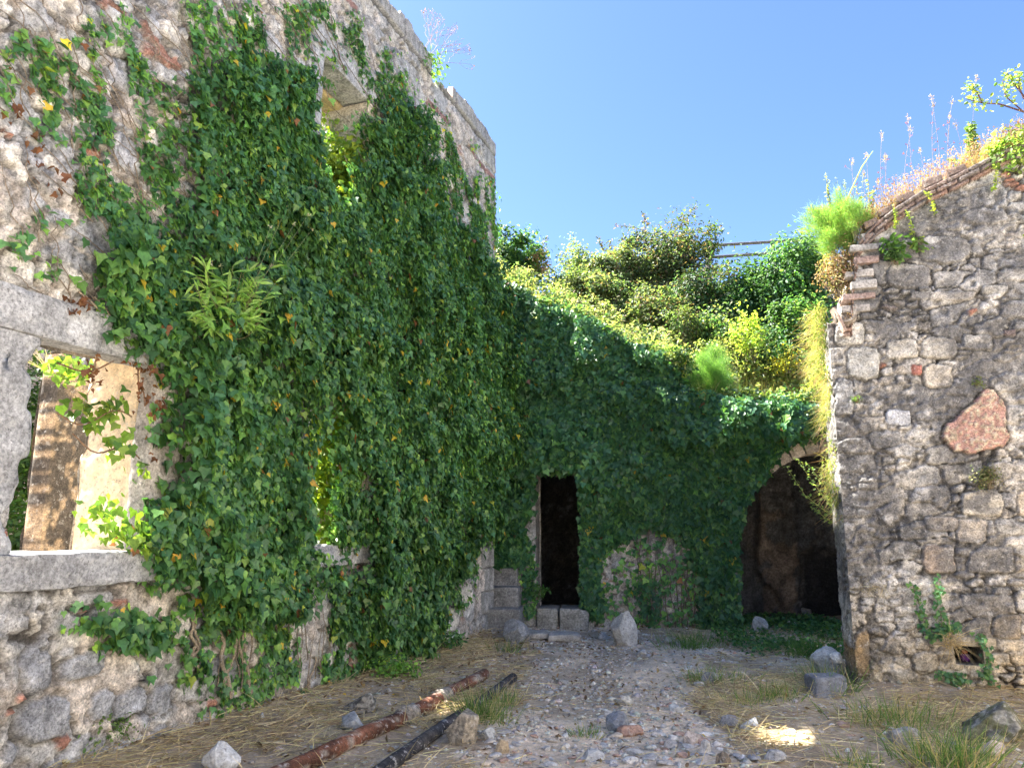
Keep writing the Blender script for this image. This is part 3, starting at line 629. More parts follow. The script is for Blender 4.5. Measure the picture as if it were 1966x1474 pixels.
def rpost(u, z, H, c):
    p = proj(plpt(u, z, 0, RO, RU, RN)); px = p[..., 0]; py = p[..., 1]
    n = fbm(u * 9, z * 9, 0 * u, 4, 301) - .5; n2 = fbm(u * 30, z * 30, 0 * u, 3, 302) - .5
    for (x0, y0, x1, y1, cc, k) in BIG:
        cx, cy, hx_, hy_ = (x0 + x1) / 2, (y0 + y1) / 2, (x1 - x0) / 2, (y1 - y0) / 2
        a = (np.abs((px - cx) / hx_) ** 5 + np.abs((py - cy) / hy_) ** 5) ** .2 + n * .5 + n2 * .12
        m = 1 - ss(.92, .98, a); rim = (1 - ss(.98, 1.12, a)) * (1 - m)
        H = H * (1 - m) + m * (.042 + .035 * n + .02 * n2); H = H - rim * .03
        c = mixc(c, C(.12, .11, .095), rim * .55)
        c = mixc(c, np.array(cc) * (1 + n * .5 + n2 * .4)[..., None], m)
    # dark lichen stain down the left part
    s = ss(.40, .54, fbm(u * 1.6, z * 1.2, 0 * u, 4, 303) + .30 * (1 - ss(-.1, .95, u)) * (1 - ss(2.6, 3.2, z)) - .07 + .05 * ss(2.2, 1.4, z) * 0)
    s = s * ss(.35, .52, fbm(u * 7, z * 7, 0 * u, 4, 304) + .12)
    c = mixc(c, mixc(C(.105, .105, .11), C(.19, .18, .17), fbm(u * 5, z * 5, 0 * u, 3, 306)), s * .88)
    # large pink conglomerate block
    q = np.stack([px + n * 14, py + n * 14], -1); m = inpoly(q, PINK).astype(float)
    q2 = np.stack([1868 + (px - 1868) / 1.08 + n * 12, 815 + (py - 815) / 1.08 + n * 12], -1); rim = inpoly(q2, PINK) * (1 - m)
    vein = ss(.5, .56, fbm(u * 34, z * 34, 0 * u, 3, 305))
    H = H * (1 - m) + m * (.07 + .02 * n + .012 * vein) - rim * .03
    c = mixc(c, mixc(C(.43, .26, .215), C(.48, .39, .29), vein), m); c = mixc(c, C(.12, .10, .09), rim * .6)
    # brick courses following the sloping top
    tp = np.interp(u, tru[:, 0], tru[:, 1]); dz = tp - z
    bk = (dz < .17) * ss(.10, .16, u) * (1 - ss(2.0, 2.2, u)); j = (np.abs((dz / .057) % 1 - .5) > .40) | (np.abs((u / .22 + np.floor(dz / .057) * .5) % 1 - .5) > .47)
    H = H * (1 - bk) + bk * (.06 + .03 * (vn(np.floor(u / .22 + np.floor(dz / .057) * .5), np.floor(dz / .057), 0 * u, 9)) - .035 * j)
    c = mixc(c, mixc(C(.27, .17, .13), C(.20, .17, .155), vn(np.floor(u / .22 + np.floor(dz / .057) * .5), np.floor(dz / .057), 0 * u, 9)) * (1 - .6 * j + n * .5)[..., None], bk * 1.)
    # ochre tint growing towards the ground
    c = mixc(c, c * C(1.1, .95, .70), ss(.9, .1, z + n) * .8)
    e = ss(.0, .035, np.abs(u - (nu0 + nu1) / 2) - (nu1 - nu0) / 2 + .0) ; 
    return H, c
RST = dict(seed=61, warp=.45, cell=(.40, .19), fill=.02, stain=-.10, cover=-.06, lichen=-.06, lcol=(.36, .35, .33), small=.52, brick=.03, mort=(.51, .475, .425), pal=[(.52, .495, .455), (.45, .435, .41), (.56, .525, .475), (.41, .40, .39), (.50, .455, .395), (.58, .555, .52)])
rw_t = thing('stone_wall', (*RO + RU * 1.5, 0), 'pale rubble stone wall at the right with sloping brick edged top and one big pink block', 'wall')
rw = wall('masonry', RO, RU, RN, 0., 4.2, rtop, .75, .013, RST, rw_t, hole=rhole, post=rpost)
# niche box
mb = MB(); nd = .42
def rb(mb, u0, u1, z0, z1, h0, h1, colr, seed, amp=.01, step=.03, rnd=.015):
    block(mb, plpt((u0 + u1) / 2, (z0 + z1) / 2, (h0 + h1) / 2, RO, RU, RN), [[*RU, 0], [*RN, 0], [0, 0, 1]], [(u1 - u0) / 2, (h1 - h0) / 2, (z1 - z0) / 2], colr, step, amp, seed, rnd)
rb(mb, nu0 - .12, nu0 + .005, nz0 - .02, nz1 + .02, -nd, -.0, (.2, .18, .15), 1); rb(mb, nu1 - .005, nu1 + .12, nz0 - .02, nz1 + .02, -nd, -.0, (.2, .18, .15), 2)
rb(mb, nu0 - .12, nu1 + .12, nz0 - .1, nz0 + .005, -nd, .03, (.42, .38, .32), 3); rb(mb, nu0 - .2, nu1 + .12, nz1 - .005, nz1 + .09, -nd, .05, (.38, .33, .25), 4)
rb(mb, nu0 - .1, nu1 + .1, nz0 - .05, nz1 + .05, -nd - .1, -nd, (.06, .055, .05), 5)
mb.build('niche_lining', M['cut'], rw, smooth=True)
# small purple jar in the niche
jp = plpt(nu0 * .45 + nu1 * .55, nz0, -.18, RO, RU, RN)
jar = thing('jar', jp, 'small dark purple and orange jar inside the low square niche of the right wall', 'jar')
def lathe(mb, c, prof, colr, n=20):
    th = np.arange(n) * 2 * np.pi / n; prof = np.array(prof, float)
    V = np.stack([c[0] + prof[:, 0][:, None] * np.cos(th), c[1] + prof[:, 0][:, None] * np.sin(th), c[2] + np.repeat(prof[:, 1][:, None], n, 1)], -1)
    k = np.arange(len(prof) - 1)[:, None] * n; j = np.arange(n)[None]; j2 = (j + 1) % n
    mb.add(V, [np.stack([k + j, k + j2, k + n + j2, k + n + j], -1).reshape(-1, 4)], colr)
mb = MB(); lathe(mb, jp, [(0, .002), (.035, .002), (.045, .03), (.043, .06), (.03, .075), (0, .076)], (.16, .04, .22)); mb.build('body', M['rust'], jar, smooth=True)
mb = MB(); lathe(mb, jp, [(0, .0765), (.026, .0765), (.028, .1), (.012, .118), (0, .12)], (.35, .10, .05)); mb.build('lid', M['rust'], jar, smooth=True)
# curved clay gutter tiles on the top left shoulder
gp_u, gp_z = rpl(1600, 610); 
sp = thing('gutter_spout', plpt(gp_u, gp_z, 0, RO, RU, RN), 'broken curved clay gutter spout jutting from the top left shoulder of the right wall', 'gutter spout')
def halfpipe(mb, c, dirv, r, L, th, colr, seed, up=1, taper=.8):
    dirv = nrm(np.array(dirv, float)); sd = nrm(np.cross(dirv, [0, 0, 1])); upv = np.cross(sd, dirv)
    nth, nl = 16, 12; A = np.linspace(-.05, math.pi + .05, nth)
    for rr0, fl in ((r, False), (r - th, True)):
        a, l = np.meshgrid(A, np.linspace(0, 1, nl), indexing='ij'); rad = rr0 * (1 - (1 - taper) * l) * (1 + .05 * (fbm(a * 2, l * 3, 0 * a, 3, seed) - .5))
        V = np.array(c) + (l * L)[..., None] * dirv + (rad * np.cos(a))[..., None] * sd - (rad * np.sin(a) * up)[..., None] * upv
        mb.add(V, [gridfaces(nth, nl, None, fl)], np.array(colr) * (1 + .4 * (fbm(a * 3, l * 4, 0 * a, 3, seed) - .5))[..., None].reshape(-1, 1) if False else np.tile(colr, (nth * nl, 1)))
    for l_ in (0, 1):
        V = []
        for a in A:
            for rr0 in (r, r - th):
                rad = rr0 * (1 - (1 - taper) * l_); V.append(np.array(c) + l_ * L * dirv + rad * math.cos(a) * sd - rad * math.sin(a) * up * upv)
        i = np.arange(nth - 1) * 2; mb.add(V, [np.stack([i, i + 2, i + 3, i + 1], -1)], colr)
mb = MB(); halfpipe(mb, plpt(gp_u + .16, gp_z - .0, -.3, RO, RU, RN), [*(RN * .95 - RU * .12), .02], .135, .47, .028, (.33, .29, .25), 5); mb.build('channel', M['cut'], sp, smooth=True)
mb = MB(); block(mb, plpt(gp_u + .035, gp_z - .06, .09, RO, RU, RN), [nrm(np.array([*(RN), -.1])), nrm(np.array([*RU, .35])), nrm(np.array([*(-RU * .35), 1]))], [.14, .018, .15], (.45, .33, .27), .02, .008, 6, .01)
mb.build('side_tile', M['tile'], sp, smooth=True)
mb = MB(); block(mb, plpt(gp_u + .17, gp_z - .0, -.06, RO, RU, RN), [[*RU, 0], [*RN, 0], [0, 0, 1]], [.09, .06, .05], (.2, .18, .16), .03, .012, 9, .02); mb.build('rubble_fill', M['stone'], sp, smooth=True)
# loose bricks on the sloping edge
pr = None
BR = [(1738, 385, .19), (1700, 408, .17), (1790, 358, .2), (1672, 440, .15), (1835, 334, .2)]
for i, (px, py, w_) in enumerate(BR):
    u_, z_ = rpl(px, py); mb = MB(); slope = .30
    block(mb, plpt(u_, rtop(u_) + .05, -.02, RO, RU, RN), [nrm(np.array([*RU, slope + .1 * (i % 2)])), [*RN, 0], nrm(np.array([*(-RU * slope), 1]))], [w_ / 2, .07, .04], (.24, .18, .15), .02, .008, 160 + i, .012)
    mb.build('edge_brick', M['tile'], rw_t, smooth=True)
# unseen pale walls behind and right of the camera, added to bounce sunlight
hw = thing('bounce_wall', (2, -8, 0), 'unseen pale wall behind the camera, added to bounce sunlight into the courtyard', 'wall')
wall('masonry', (-9, -8.5), (1, 0), (0, 1), 0, 24, lambda u: 7.5 + .3 * math.sin(u), .6, .12, dict(seed=200, cell=(.5, .3), fill=.4, stain=-.3, mort=(.74, .70, .64), pal=[(.7, .67, .61)]), hw)
hs = thing('bounce_side_wall', (8, -3, 0), 'unseen pale wall right of the camera, added to bounce sunlight into the courtyard', 'building')  # added out of view to throw sunlight on the left building
wall('front_wall', (8.2, 5.0), (0, -1), (-1, 0), 0, 14, lambda u: 8.5 + .3 * math.sin(u), .6, .12, dict(seed=210, cell=(.5, .3), fill=.5, stain=-.3, mort=(.76, .73, .67), pal=[(.72, .69, .63)]), hs)
# ------------------------------------------------------------------ terrace behind the back wall
tx = np.linspace(-6, 14, 150); td = np.concatenate([np.linspace(.35, 3, 30), np.linspace(3.1, 12, 50)])
TX, TD = np.meshgrid(tx, td, indexing='ij'); bt = np.interp(TX, tbu[:, 0], tbu[:, 1]) - .18
back = np.interp(TX, [-6, 0, 3, 7, 14], [6.6, 6.55, 5.8, 5.2, 5.2])
def tz(u, d):
    b = np.interp(u, tbu[:, 0], tbu[:, 1]) - .18; k = np.interp(u, [-6, 0, 3, 7, 14], [6.5, 6.4, 5.6, 4.9, 4.9])
    return b + (k - b) * ss(.3, 4.2, d) + (fbm(u * 1.2, d * 1.2, 0 * u, 3, 88) - .5) * .3 * ss(.3, 1, d)
TZ = tz(TX, TD); mb = MB(); P = plpt(TX, TZ, -TD, BO, BU, BN)
mb.add(P, [gridfaces(len(tx), len(td))], mixc(C(.22, .18, .11), C(.12, .12, .05), fbm(TX * 3, TD * 3, 0 * TX, 3, 9)).reshape(-1, 3))
tag(mb.build('terrace', M['ground'], smooth=True), 'earth terrace above the vaulted ruin', 'terrace', kind='structure')
# retaining wall at the back of the terrace
O2 = BO - BN * 4.3
uw = thing('retaining_wall', (*O2 + BU * 2, 5), 'weathered rubble retaining wall behind the terrace plants under the brambles', 'wall')
wall('masonry', O2, BU, BN, -3., 9, lambda u: float(np.interp(u, [-3, .6, 1.6, 3, 9], [7.0, 7.1, 7.35, 7.3, 7.2])) + .06 * math.sin(u * 7), .6, .045, dict(seed=55, cell=(.5, .22), fill=-.05, stain=.0, mort=(.28, .25, .2)), uw, z0=3.5)
TX, TD = np.meshgrid(np.linspace(-9, 16, 60), np.linspace(4.8, 30, 60), indexing='ij')
mb = MB(); mb.add(plpt(TX, 7.05 + (fbm(TX, TD, 0 * TX, 3, 4) - .5) * .4 - ss(10, 30, TD) * 3, -TD, BO, BU, BN), [gridfaces(60, 60)], (.16, .16, .07))
tag(mb.build('upper_terrace', M['ground'], smooth=True), 'grassy ground above the retaining wall', 'terrace', kind='structure')
# wooden railing on the upper terrace
r0 = at_y(1358, 472, 17.4); r1 = at_y(1425, 468, 17.8)
rl = thing('railing', (r0[0], r0[1], 7.0), 'weathered wooden railing between the bramble bushes on the skyline', 'railing')
for k, e in enumerate((-.02, 1.9, 3.8)):
    p = r0 + (r1 - r0) * e; mb = MB(); tubes(mb, [[(p[0], p[1], 6.6), (p[0], p[1], p[2] + .06)]], .055, (.11, .10, .10), 6); mb.build('post', M['wood'], rl)
for dz in (0, -.30):
    a = r0 + (0, 0, dz); b = r0 + (r1 - r0) * 3.8 + (0, 0, dz); mb = MB(); tubes(mb, [[a, (a + b) / 2, b]], .04, (.13, .12, .115), 6); mb.build('rail', M['wood'], rl)
# ------------------------------------------------------------------ ivy
G_DARK = [(.066, .165, .062), (.09, .21, .068), (.048, .13, .052), (.135, .27, .07), (.09, .21, .095)]
G_MID = [(.18, .34, .08), (.25, .41, .09), (.13, .28, .075)]
G_YEL = [(.55, .42, .04), (.60, .38, .05), (.35, .40, .06)]
BROWN = [(.20, .09, .04), (.26, .12, .05)]
def ivycols(N, young=.15, yel=.012, br=.004):
    k = rng.random(N); c = pick(G_DARK, N); m = pick(G_MID, N); y = pick(G_YEL, N); b = pick(BROWN, N)
    c = np.where((k < young)[:, None], m, c); c = np.where((k > 1 - yel)[:, None], y, c); return np.where(((k > 1 - yel - br) & (k <= 1 - yel))[:, None], b, c)
def density(px, py, polys, jit=26, s=400):
    n1 = fbm(px / 40, py / 40, 0 * px, 4, s) - .5; n2 = fbm(px / 40, py / 40, 0 * px + 5, 4, s + 3) - .5
    tot = 0
    for _ in range(4):
        q = np.stack([px + n1 * jit * 3 + rng.normal(0, jit * .45, px.shape), py + n2 * jit * 3 + rng.normal(0, jit * .45, px.shape)], -1); d = np.zeros(px.shape)
        for P_, v in polys:
            m = inpoly(q, P_); d = np.where(m, v, d)
        tot = tot + d
    return tot / 4
L_IVY = [
 ([(0, 60), (60, 60), (150, 150), (210, 240), (240, 330), (250, 420), (180, 420), (130, 300), (70, 240), (0, 200)], .40),
 ([(50, 380), (120, 400), (180, 440), (170, 560), (120, 480), (60, 440)], .42),
 ([(0, 440), (50, 450), (120, 520), (100, 530), (0, 490)], .22),
 ([(140, 60), (220, 40), (300, 130), (330, 250), (330, 430), (240, 440), (190, 340), (180, 200)], .36),
 ([(230, 0), (330, 0), (400, 130), (420, 250), (330, 230), (290, 110)], .42),
 ([(330, 0), (420, 0), (450, 110), (420, 150), (370, 70)], .22),
 ([(420, 0), (560, 0), (600, 60), (612, 330), (590, 360), (540, 300), (520, 140), (450, 110)], .42),
 ([(560, 0), (700, 60), (760, 130), (800, 200), (790, 260), (720, 250), (705, 175), (640, 80)], .45),
 ([(780, 210), (860, 250), (900, 300), (940, 400), (950, 560), (900, 520), (850, 420), (800, 330)], .42),
 ([(330, 240), (420, 130), (480, 110), (560, 130), (600, 170), (606, 330), (640, 390), (690, 400), (700, 260), (735, 180), (800, 240), (810, 330), (850, 400), (905, 470), (950, 560), (1000, 620), (1005, 700), (985, 760), (975, 850), (960, 930), (935, 1010),
   (890, 1110), (850, 1165), (838, 1240), (690, 1245), (650, 1200), (640, 1115), (600, 1105), (575, 1180), (520, 1195), (470, 1150), (440, 1195), (370, 1150), (300, 1130), (260, 1075), (245, 1030), (280, 960), (330, 950), (325, 900), (335, 860), (300, 830), (330, 790), (320, 740), (285, 690), (210, 600), (170, 530), (150, 470), (230, 430), (300, 440), (330, 350)], 1.0),
 ([(640, 1060), (600, 1040), (590, 760), (612, 745), (640, 800), (665, 900), (660, 1040)], .10),
 ([(590, 1045), (680, 1045), (665, 1110), (600, 1110)], .35),
 ([(770, 690), (800, 700), (790, 720), (770, 715)], .3),
 ([(150, 1170), (210, 1185), (300, 1200), (330, 1240), (290, 1245), (230, 1230), (160, 1200)], .75),
 ([(290, 1130), (440, 1190), (560, 1190), (560, 1240), (480, 1260), (400, 1250), (310, 1260), (310, 1180)], .22),
 ([(310, 1250), (380, 1250), (420, 1290), (450, 1330), (420, 1360), (380, 1300), (310, 1290)], .6),
 ([(370, 1150), (440, 1190), (450, 1250), (400, 1240)], .5),
 ([(440, 1200), (520, 1190), (560, 1240), (560, 1330), (500, 1380), (420, 1380), (400, 1330), (440, 1290)], .30),
 ([(545, 1200), (560, 1200), (575, 1350), (550, 1360)], .7),
 ([(640, 1200), (700, 1245), (840, 1240), (830, 1290), (760, 1330), (680, 1345), (640, 1360), (625, 1290)], .45),
 ([(835, 1235), (900, 1225), (880, 1260), (830, 1275)], .5),
]
def lw_uv(N, s0, s1, z0, z1): return rng.uniform(s0, s1, N), rng.uniform(z0, z1, N)
ivyL = thing('ivy', (*lw(7, 0, .1)[:2], 0), 'dense dark green ivy climbing the tall building with scattered yellow leaves', 'ivy')
def thickL(s, z, d): return .05 + ss(.4, 1., d) * (.03 + .22 * fbm(s * 1.1, z * 1.1, 0 * s, 3, 410) ** 1.3 + .26 * ss(.45, .75, fbm(s * 3.2, z * 2.4, 0 * s, 2, 413)) + .16 * ss(9.5, 11.6, s) * ss(6.6, 5, z) * ss(1.3, 3, z))
def scatter_ivy(mbx, N, s0, s1, z0, z1, size, W, polys, thick, normal, jit=26, strand=True, extra=None, yel=.012, young=.15, seed=400, tipspread=.5, ctint=(1, 1, 1)):
    u = rng.uniform(s0, s1, N); z = rng.uniform(z0, z1, N)
    pos0 = W(u, z, 0.05); p = proj(pos0); d = density(p[:, 0], p[:, 1], polys, jit, seed)
    if extra is not None: d = d * (1 - extra(u, z))
    if strand:   # sparse growth gathers along climbing strands
        st = np.abs(fbm(u * 3.2 + z * .8, z * .8, 0 * u, 3, seed + 31) - .5); lineish = ss(.10, .01, st) * 1.6
        st2 = ss(.40, .6, fbm(u * 3, z * 3, 0 * u, 3, seed + 33))
        dd = np.where(d >= .8, 1.0, d * (lineish + st2 * 1.1))
        dd = dd * (1 - .75 * ss(.36, .27, fbm(u * 3.5, z * 3.5, 0 * u, 3, seed + 37)))
    else: dd = d
    k = rng.random(N) < dd
    u, z, d = u[k], z[k], d[k]; n = len(u)
    T = thick(u, z, d); off = T * (rng.random(n) ** .45) + .015
    off += .05 * (fbm(u * 7, z * 7, 0 * u, 2, seed + 39) - .3) * ss(.5, 1, d)
    pos = W(u, z, off)
    N3 = np.array([*normal, 0.])
    up = rng.normal(.38, .28, n)
    nn = N3 + np.stack([rng.normal(0, .42, n), rng.normal(0, .42, n), up], -1)
    side = np.cross(N3, [0, 0, 1.]); tip = np.array([0, 0, -1.]) + side * rng.normal(0, tipspread, (n, 1)) + N3 * .35
    sz = size * rng.uniform(.5, 1.3, n) * np.where(d < .5, .85, 1) * (.72 + .62 * fbm(u * 1.6, z * 1.6, 0 * u, 2, seed + 43))
    c = ivycols(n, young, yel)
    hue = fbm(u * .8, z * .8, 0 * u, 3, seed + 41)[:, None]
    c = c * (.75 + .5 * hue) * (1 + .9 * ss(.5, .1, d)[:, None] * C(1, .8, .5))
    leaves(mbx, pos, nn, tip, sz, c * C(*ctint), 'ivy'); return n
mb = MB()
nl = scatter_ivy(mb, 215000, 2.6, SC + .22, 0.05, 8.45, .073, lw, L_IVY, thickL, LN,
    extra=lambda u, z: 1. * ((u > 3.4) & (u < 4.36) & (z > 1.47) & (z < 2.84)) + .93 * ((u > 6.42 + .08 * np.sin(z * 9)) & (u < 6.95 + .1 * np.sin(z * 7)) & (z > 1.40) & (z < 2.75)))
print('ivy left', nl)
# leaves wrapping the corner
n = 2600; z = rng.uniform(2.2, 5.9, n); dd = rng.uniform(-.45, .25, n); p = lw(np.full(n, SC + .04), z, dd); p[:, :2] += LD * (rng.random((n, 1)) * .28)
p = p[rng.random(n) < ss(2.2, 3, z) * ss(6.1, 5.2, z)]; n = len(p)
leaves(mb, p, np.array([*(LD * .3 + LN * .7), .4]) + rng.normal(0, .4, (n, 3)), C(0, 0, -1) + rng.normal(0, .4, (n, 3)), .085 * rng.uniform(.6, 1.2, n), ivycols(n))
# ivy on the far reveals of the windows (sunlight put into their yellow leaf colour)
def jambleaf(win, N, h0, h1, zlo, zhi, big=.085, out=.10, jb=0.):
    a, b, c_, d_ = win; zz = c_ + (zhi - zlo) * 0 + rng.uniform(zlo, zhi, N); h = rng.uniform(h0, h1, N)
    k = rng.random(N) < ss(.35, .55, fbm(h * 4, zz * 3, 0 * h, 3, int(b * 10) + 7)) * ss(zhi + .05, zhi - .8, zz) + .12
    zz, h = zz[k], h[k]; n = len(zz)
    p = lw(b - jb - rng.random(n) ** 2 * out - .01, zz, h)
    leaves(mb, p, np.array([*(-LD + LN * .2), .35]) + rng.normal(0, .5, (n, 3)), C(0, 0, -1) + rng.normal(0, .45, (n, 3)), big * rng.uniform(.6, 1.2, n), pick([(.20, .32, .035), (.32, .40, .04), (.14, .25, .04)], n))
w = WIN[2]
zc = rng.uniform(4.65, 6.35, 900); 
jambleaf((w[0], w[1], 0, 0), 1500, -.62, .05, 4.65, 6.4, out=.22)
jambleaf((w[0], w[1], 0, 0), 600, -.3, .1, 4.65, 5.7, out=.5)
for _ in range(3): jambleaf((w[0], w[1], 0, 0), 1600, -.62, -.0, 4.65, 6.2, out=.22)
w = WIN[1]
jambleaf((w[0], w[1], 0, 0), 1500, -.62, .1, 1.46, 2.95, out=.3)
n = 700; p = lw(rng.uniform(6.9, 7.45, n), rng.uniform(1.46, 2.95, n), rng.uniform(-.02, .14, n)); leaves(mb, p, np.array([*LN, .4]) + rng.normal(0, .4, (n, 3)), C(0, 0, -1) + rng.normal(0, .4, (n, 3)), .08 * rng.uniform(.6, 1.2, n), pick(G_MID + G_DARK, n))
for (ua, ub, za, zb, n) in ((6.45, 7.4, 1.5, 2.95, 800), (6.42, 7.28, 4.7, 5.9, 2000), (6.9, 7.3, 5.5, 6.6, 260)):  # extra leaves added to break up the sunbeams, coloured yellow as if sunlit
    p = lw(rng.uniform(ua, ub, n), rng.uniform(za, zb, n), rng.uniform(-.62, -.35, n)); leaves(mb, p, np.array([*LN, .5]) + rng.normal(0, .5, (n, 3)), C(0, 0, -1) + rng.normal(0, .4, (n, 3)), .08 * rng.uniform(.6, 1.2, n), pick([(.20, .32, .035), (.30, .38, .04), (.14, .25, .04)], n))
# loose bunches hanging in the near window
def cluster(mbx, c, r, n, size, cols, nvec, shape='ivy', tip=(0, 0, -1)):
    p = np.array(c) + rng.normal(0, 1, (n, 3)) * np.array(r); leaves(mbx, p, np.array(nvec) + rng.normal(0, .5, (n, 3)), np.array(tip) + rng.normal(0, .5, (n, 3)), size * rng.uniform(.6, 1.2, n), pick(cols, n), shape)
SUNLEAF = [(.14, .24, .035), (.09, .18, .04), (.2, .3, .05)]  # yellower ivy greens, sunlight put into the leaf colour
for (px, py, h, r, n) in ((165, 790, -.12, .07, 26), (215, 790, -.04, .09, 34), (240, 850, .02, .06, 14), (190, 985, -.05, .08, 30), (235, 1010, .06, .08, 34), (260, 1030, .1, .06, 20), (225, 870, .02, .04, 6), (262, 900, .05, .05, 8), (140, 700, -1.75, .10, 45), (120, 715, -1.9, .08, 20)):
    u, z = onplane(px, py, LO + LN * h, LD, LN); cluster(mb, lw(u, z, h), (r, r, r * .8), n, .085 if h > -1 else .1, SUNLEAF, [*LN, .4])
# ivy spilling over the coping
for s_, n in ((9.0, 60), (9.2, 60), (8.8, 30)):
    cluster(mb, lw(s_, 8.35, .0), (.12, .12, .12), n, .08, G_MID, [*LN, .6])
mb.build('foliage', M['ivy'], ivyL)
# woody stems
def strand(start, end, K, amp, W, off=.02, s=0):
    k = np.linspace(0, 1, K); a = np.array(start); b = np.array(end)
    u = a[0] + (b[0] - a[0]) * k + amp * (fbm(k * 4 + s, s, 0, 3, 5) - .5) * 2 * np.sin(k * np.pi) ** .5
    z = a[1] + (b[1] - a[1]) * k + amp * .4 * (fbm(k * 5 + s, s + 3, 0, 3, 6) - .5) * np.sin(k * np.pi)
    z = np.minimum(z, 8.3)
    return W(u, z, np.full(K, off) + .02 * (fbm(k * 7 + s, 1, 0, 2, 7)))
def lpx(px, py): u, z = onplane(px, py, LO + LN * .05, LD, LN); return (u, z)
SP = [((440, 1340), (415, 1190), .022), ((425, 1330), (460, 1200), .018), ((480, 1330), (450, 1215), .02), ((370, 1260), (372, 1170), .016), ((400, 1290), (365, 1275), .016), ((365, 1275), (380, 1240), .014), ((380, 1240), (368, 1180), .012),
      ((470, 1250), (462, 1215), .014), ((590, 1330), (605, 1260), .012), ((655, 1180), (648, 1090), .012), ((650, 1100), (655, 1030), .01), ((150, 560), (290, 680), .009), ((290, 700), (180, 570), .008), ((200, 650), (290, 680), .007)]
tops = []
for a, b, r in SP: tops.append((strand(lpx(*a), lpx(*b), 14, .06, lw, .05, len(tops)), r))
mb = MB()
for P_, r in tops: tubes(mb, P_[None], np.linspace(r, r * .7, 14)[None], (.36, .29, .21), 5)
for k in range(150):
    px = rng.uniform(0, 900); py = max(rng.uniform(0, 600), (px - 600) * 1.25 + 60); b = (px + rng.uniform(-120, -20), py - rng.uniform(60, 190))
    tubes(mb, strand(lpx(px, py), lpx(*b), 16, .10, lw, .045, k + 50)[None], np.linspace(.006, .003, 16)[None], (.24, .19, .14), 4)
for k in range(40):
    px = rng.uniform(380, 850); py = rng.uniform(1150, 1330); b = (px + rng.uniform(-20, 20), py - rng.uniform(80, 160))
    tubes(mb, strand(lpx(px, py), lpx(*b), 12, .05, lw, .06, k + 250)[None], np.linspace(.007, .003, 12)[None], (.26, .21, .15), 4)
for a, b, h in (((290, 690), (160, 700), -.2), ((255, 800), (140, 800), -.1), ((270, 880), (160, 840), -.05), ((280, 780), (268, 720), .03)):
    u0_, z0b = lpx(*a); u1b, z1b = lpx(*b); k = np.linspace(0, 1, 12); P_ = lw(u0_ + (u1b - u0_) * k, z0b + (z1b - z0b) * k + .05 * np.sin(k * 7), .04 + (h - .04) * k); tubes(mb, P_[None], np.full((1, 12), .006), (.25, .15, .09), 4)
mb.build('stem', M['bark'], ivyL)
# dead leaves near the window head
mb = MB()
for (px, py, n) in ((150, 585, 26), (260, 690, 14), (270, 720, 16), (265, 760, 14), (60, 280, 14), (85, 340, 10), (25, 215, 10), (180, 700, 12), (300, 770, 16), (290, 860, 8), (240, 1030, 8), (175, 720, 8)):
    u, z = lpx(px, py); cluster(mb, lw(u, z, .07), (.05, .04, .06), n, .05, [(.22, .10, .05), (.17, .08, .045)], [*LN, .2])
mb.build('dead_leaves', M['dry'], ivyL)
# ivy on the vaulted ruin
B_IVY = [([(930, 540), (990, 560), (1060, 592), (1130, 612), (1200, 650), (1270, 690), (1330, 750), (1400, 765), (1480, 770), (1560, 775), (1600, 790), (1625, 846), (1560, 840), (1500, 872), (1455, 925), (1432, 990), (1420, 1060), (1400, 1225), (1340, 1205), (1325, 1100), (1300, 1025),
   (1240, 1005), (1175, 1035), (1150, 1100), (1150, 1180), (1118, 1185), (1110, 1150), (1112, 925), (1095, 903), (1040, 903), (1028, 925), (1022, 990), (1020, 1000), (1010, 1085), (930, 1085)], 1.0),
   ([(1150, 1060), (1300, 1010), (1340, 1100), (1340, 1200), (1180, 1205), (1150, 1150)], .10), ([(1210, 1120), (1280, 1110), (1270, 1190), (1230, 1195)], .45), ([(1005, 1080), (1028, 1000), (1026, 1180), (1005, 1180)], .5), ([(1400, 1000), (1430, 990), (1420, 1230), (1395, 1230)], .8)]
def bwp(u, z, h=0.): return plpt(u, z, h, BO, BU, BN)
def thickB(u, z, d): return .06 + ss(.5, 1, d) * (.06 + .45 * fbm(u * 1.0, z * 1.0, 0 * u, 3, 511) ** 1.2 * ss(1.6, 3.2, z) + .30 * ss(.42, .72, fbm(u * 2.2, z * 2.2, 0 * u, 2, 513)) * ss(1.3, 2.6, z))
ivyB = thing('ivy', (*bwp(2, 0, .1)[:2], 0), 'dark bluish green ivy hanging over the ruin around the doorway and arch', 'ivy')
mb = MB()
nb = scatter_ivy(mb, 84000, -.8, 6.6, .1, 6.3, .095, bwp, B_IVY, thickB, BN, jit=12, strand=False, yel=.004, young=.06, seed=520, ctint=(.76, .84, .95),
    extra=lambda u, z: 1. * (bhole(u + .03 * np.sin(z * 11), z - .06) & bhole(u, z + .02)))
print('ivy back', nb)
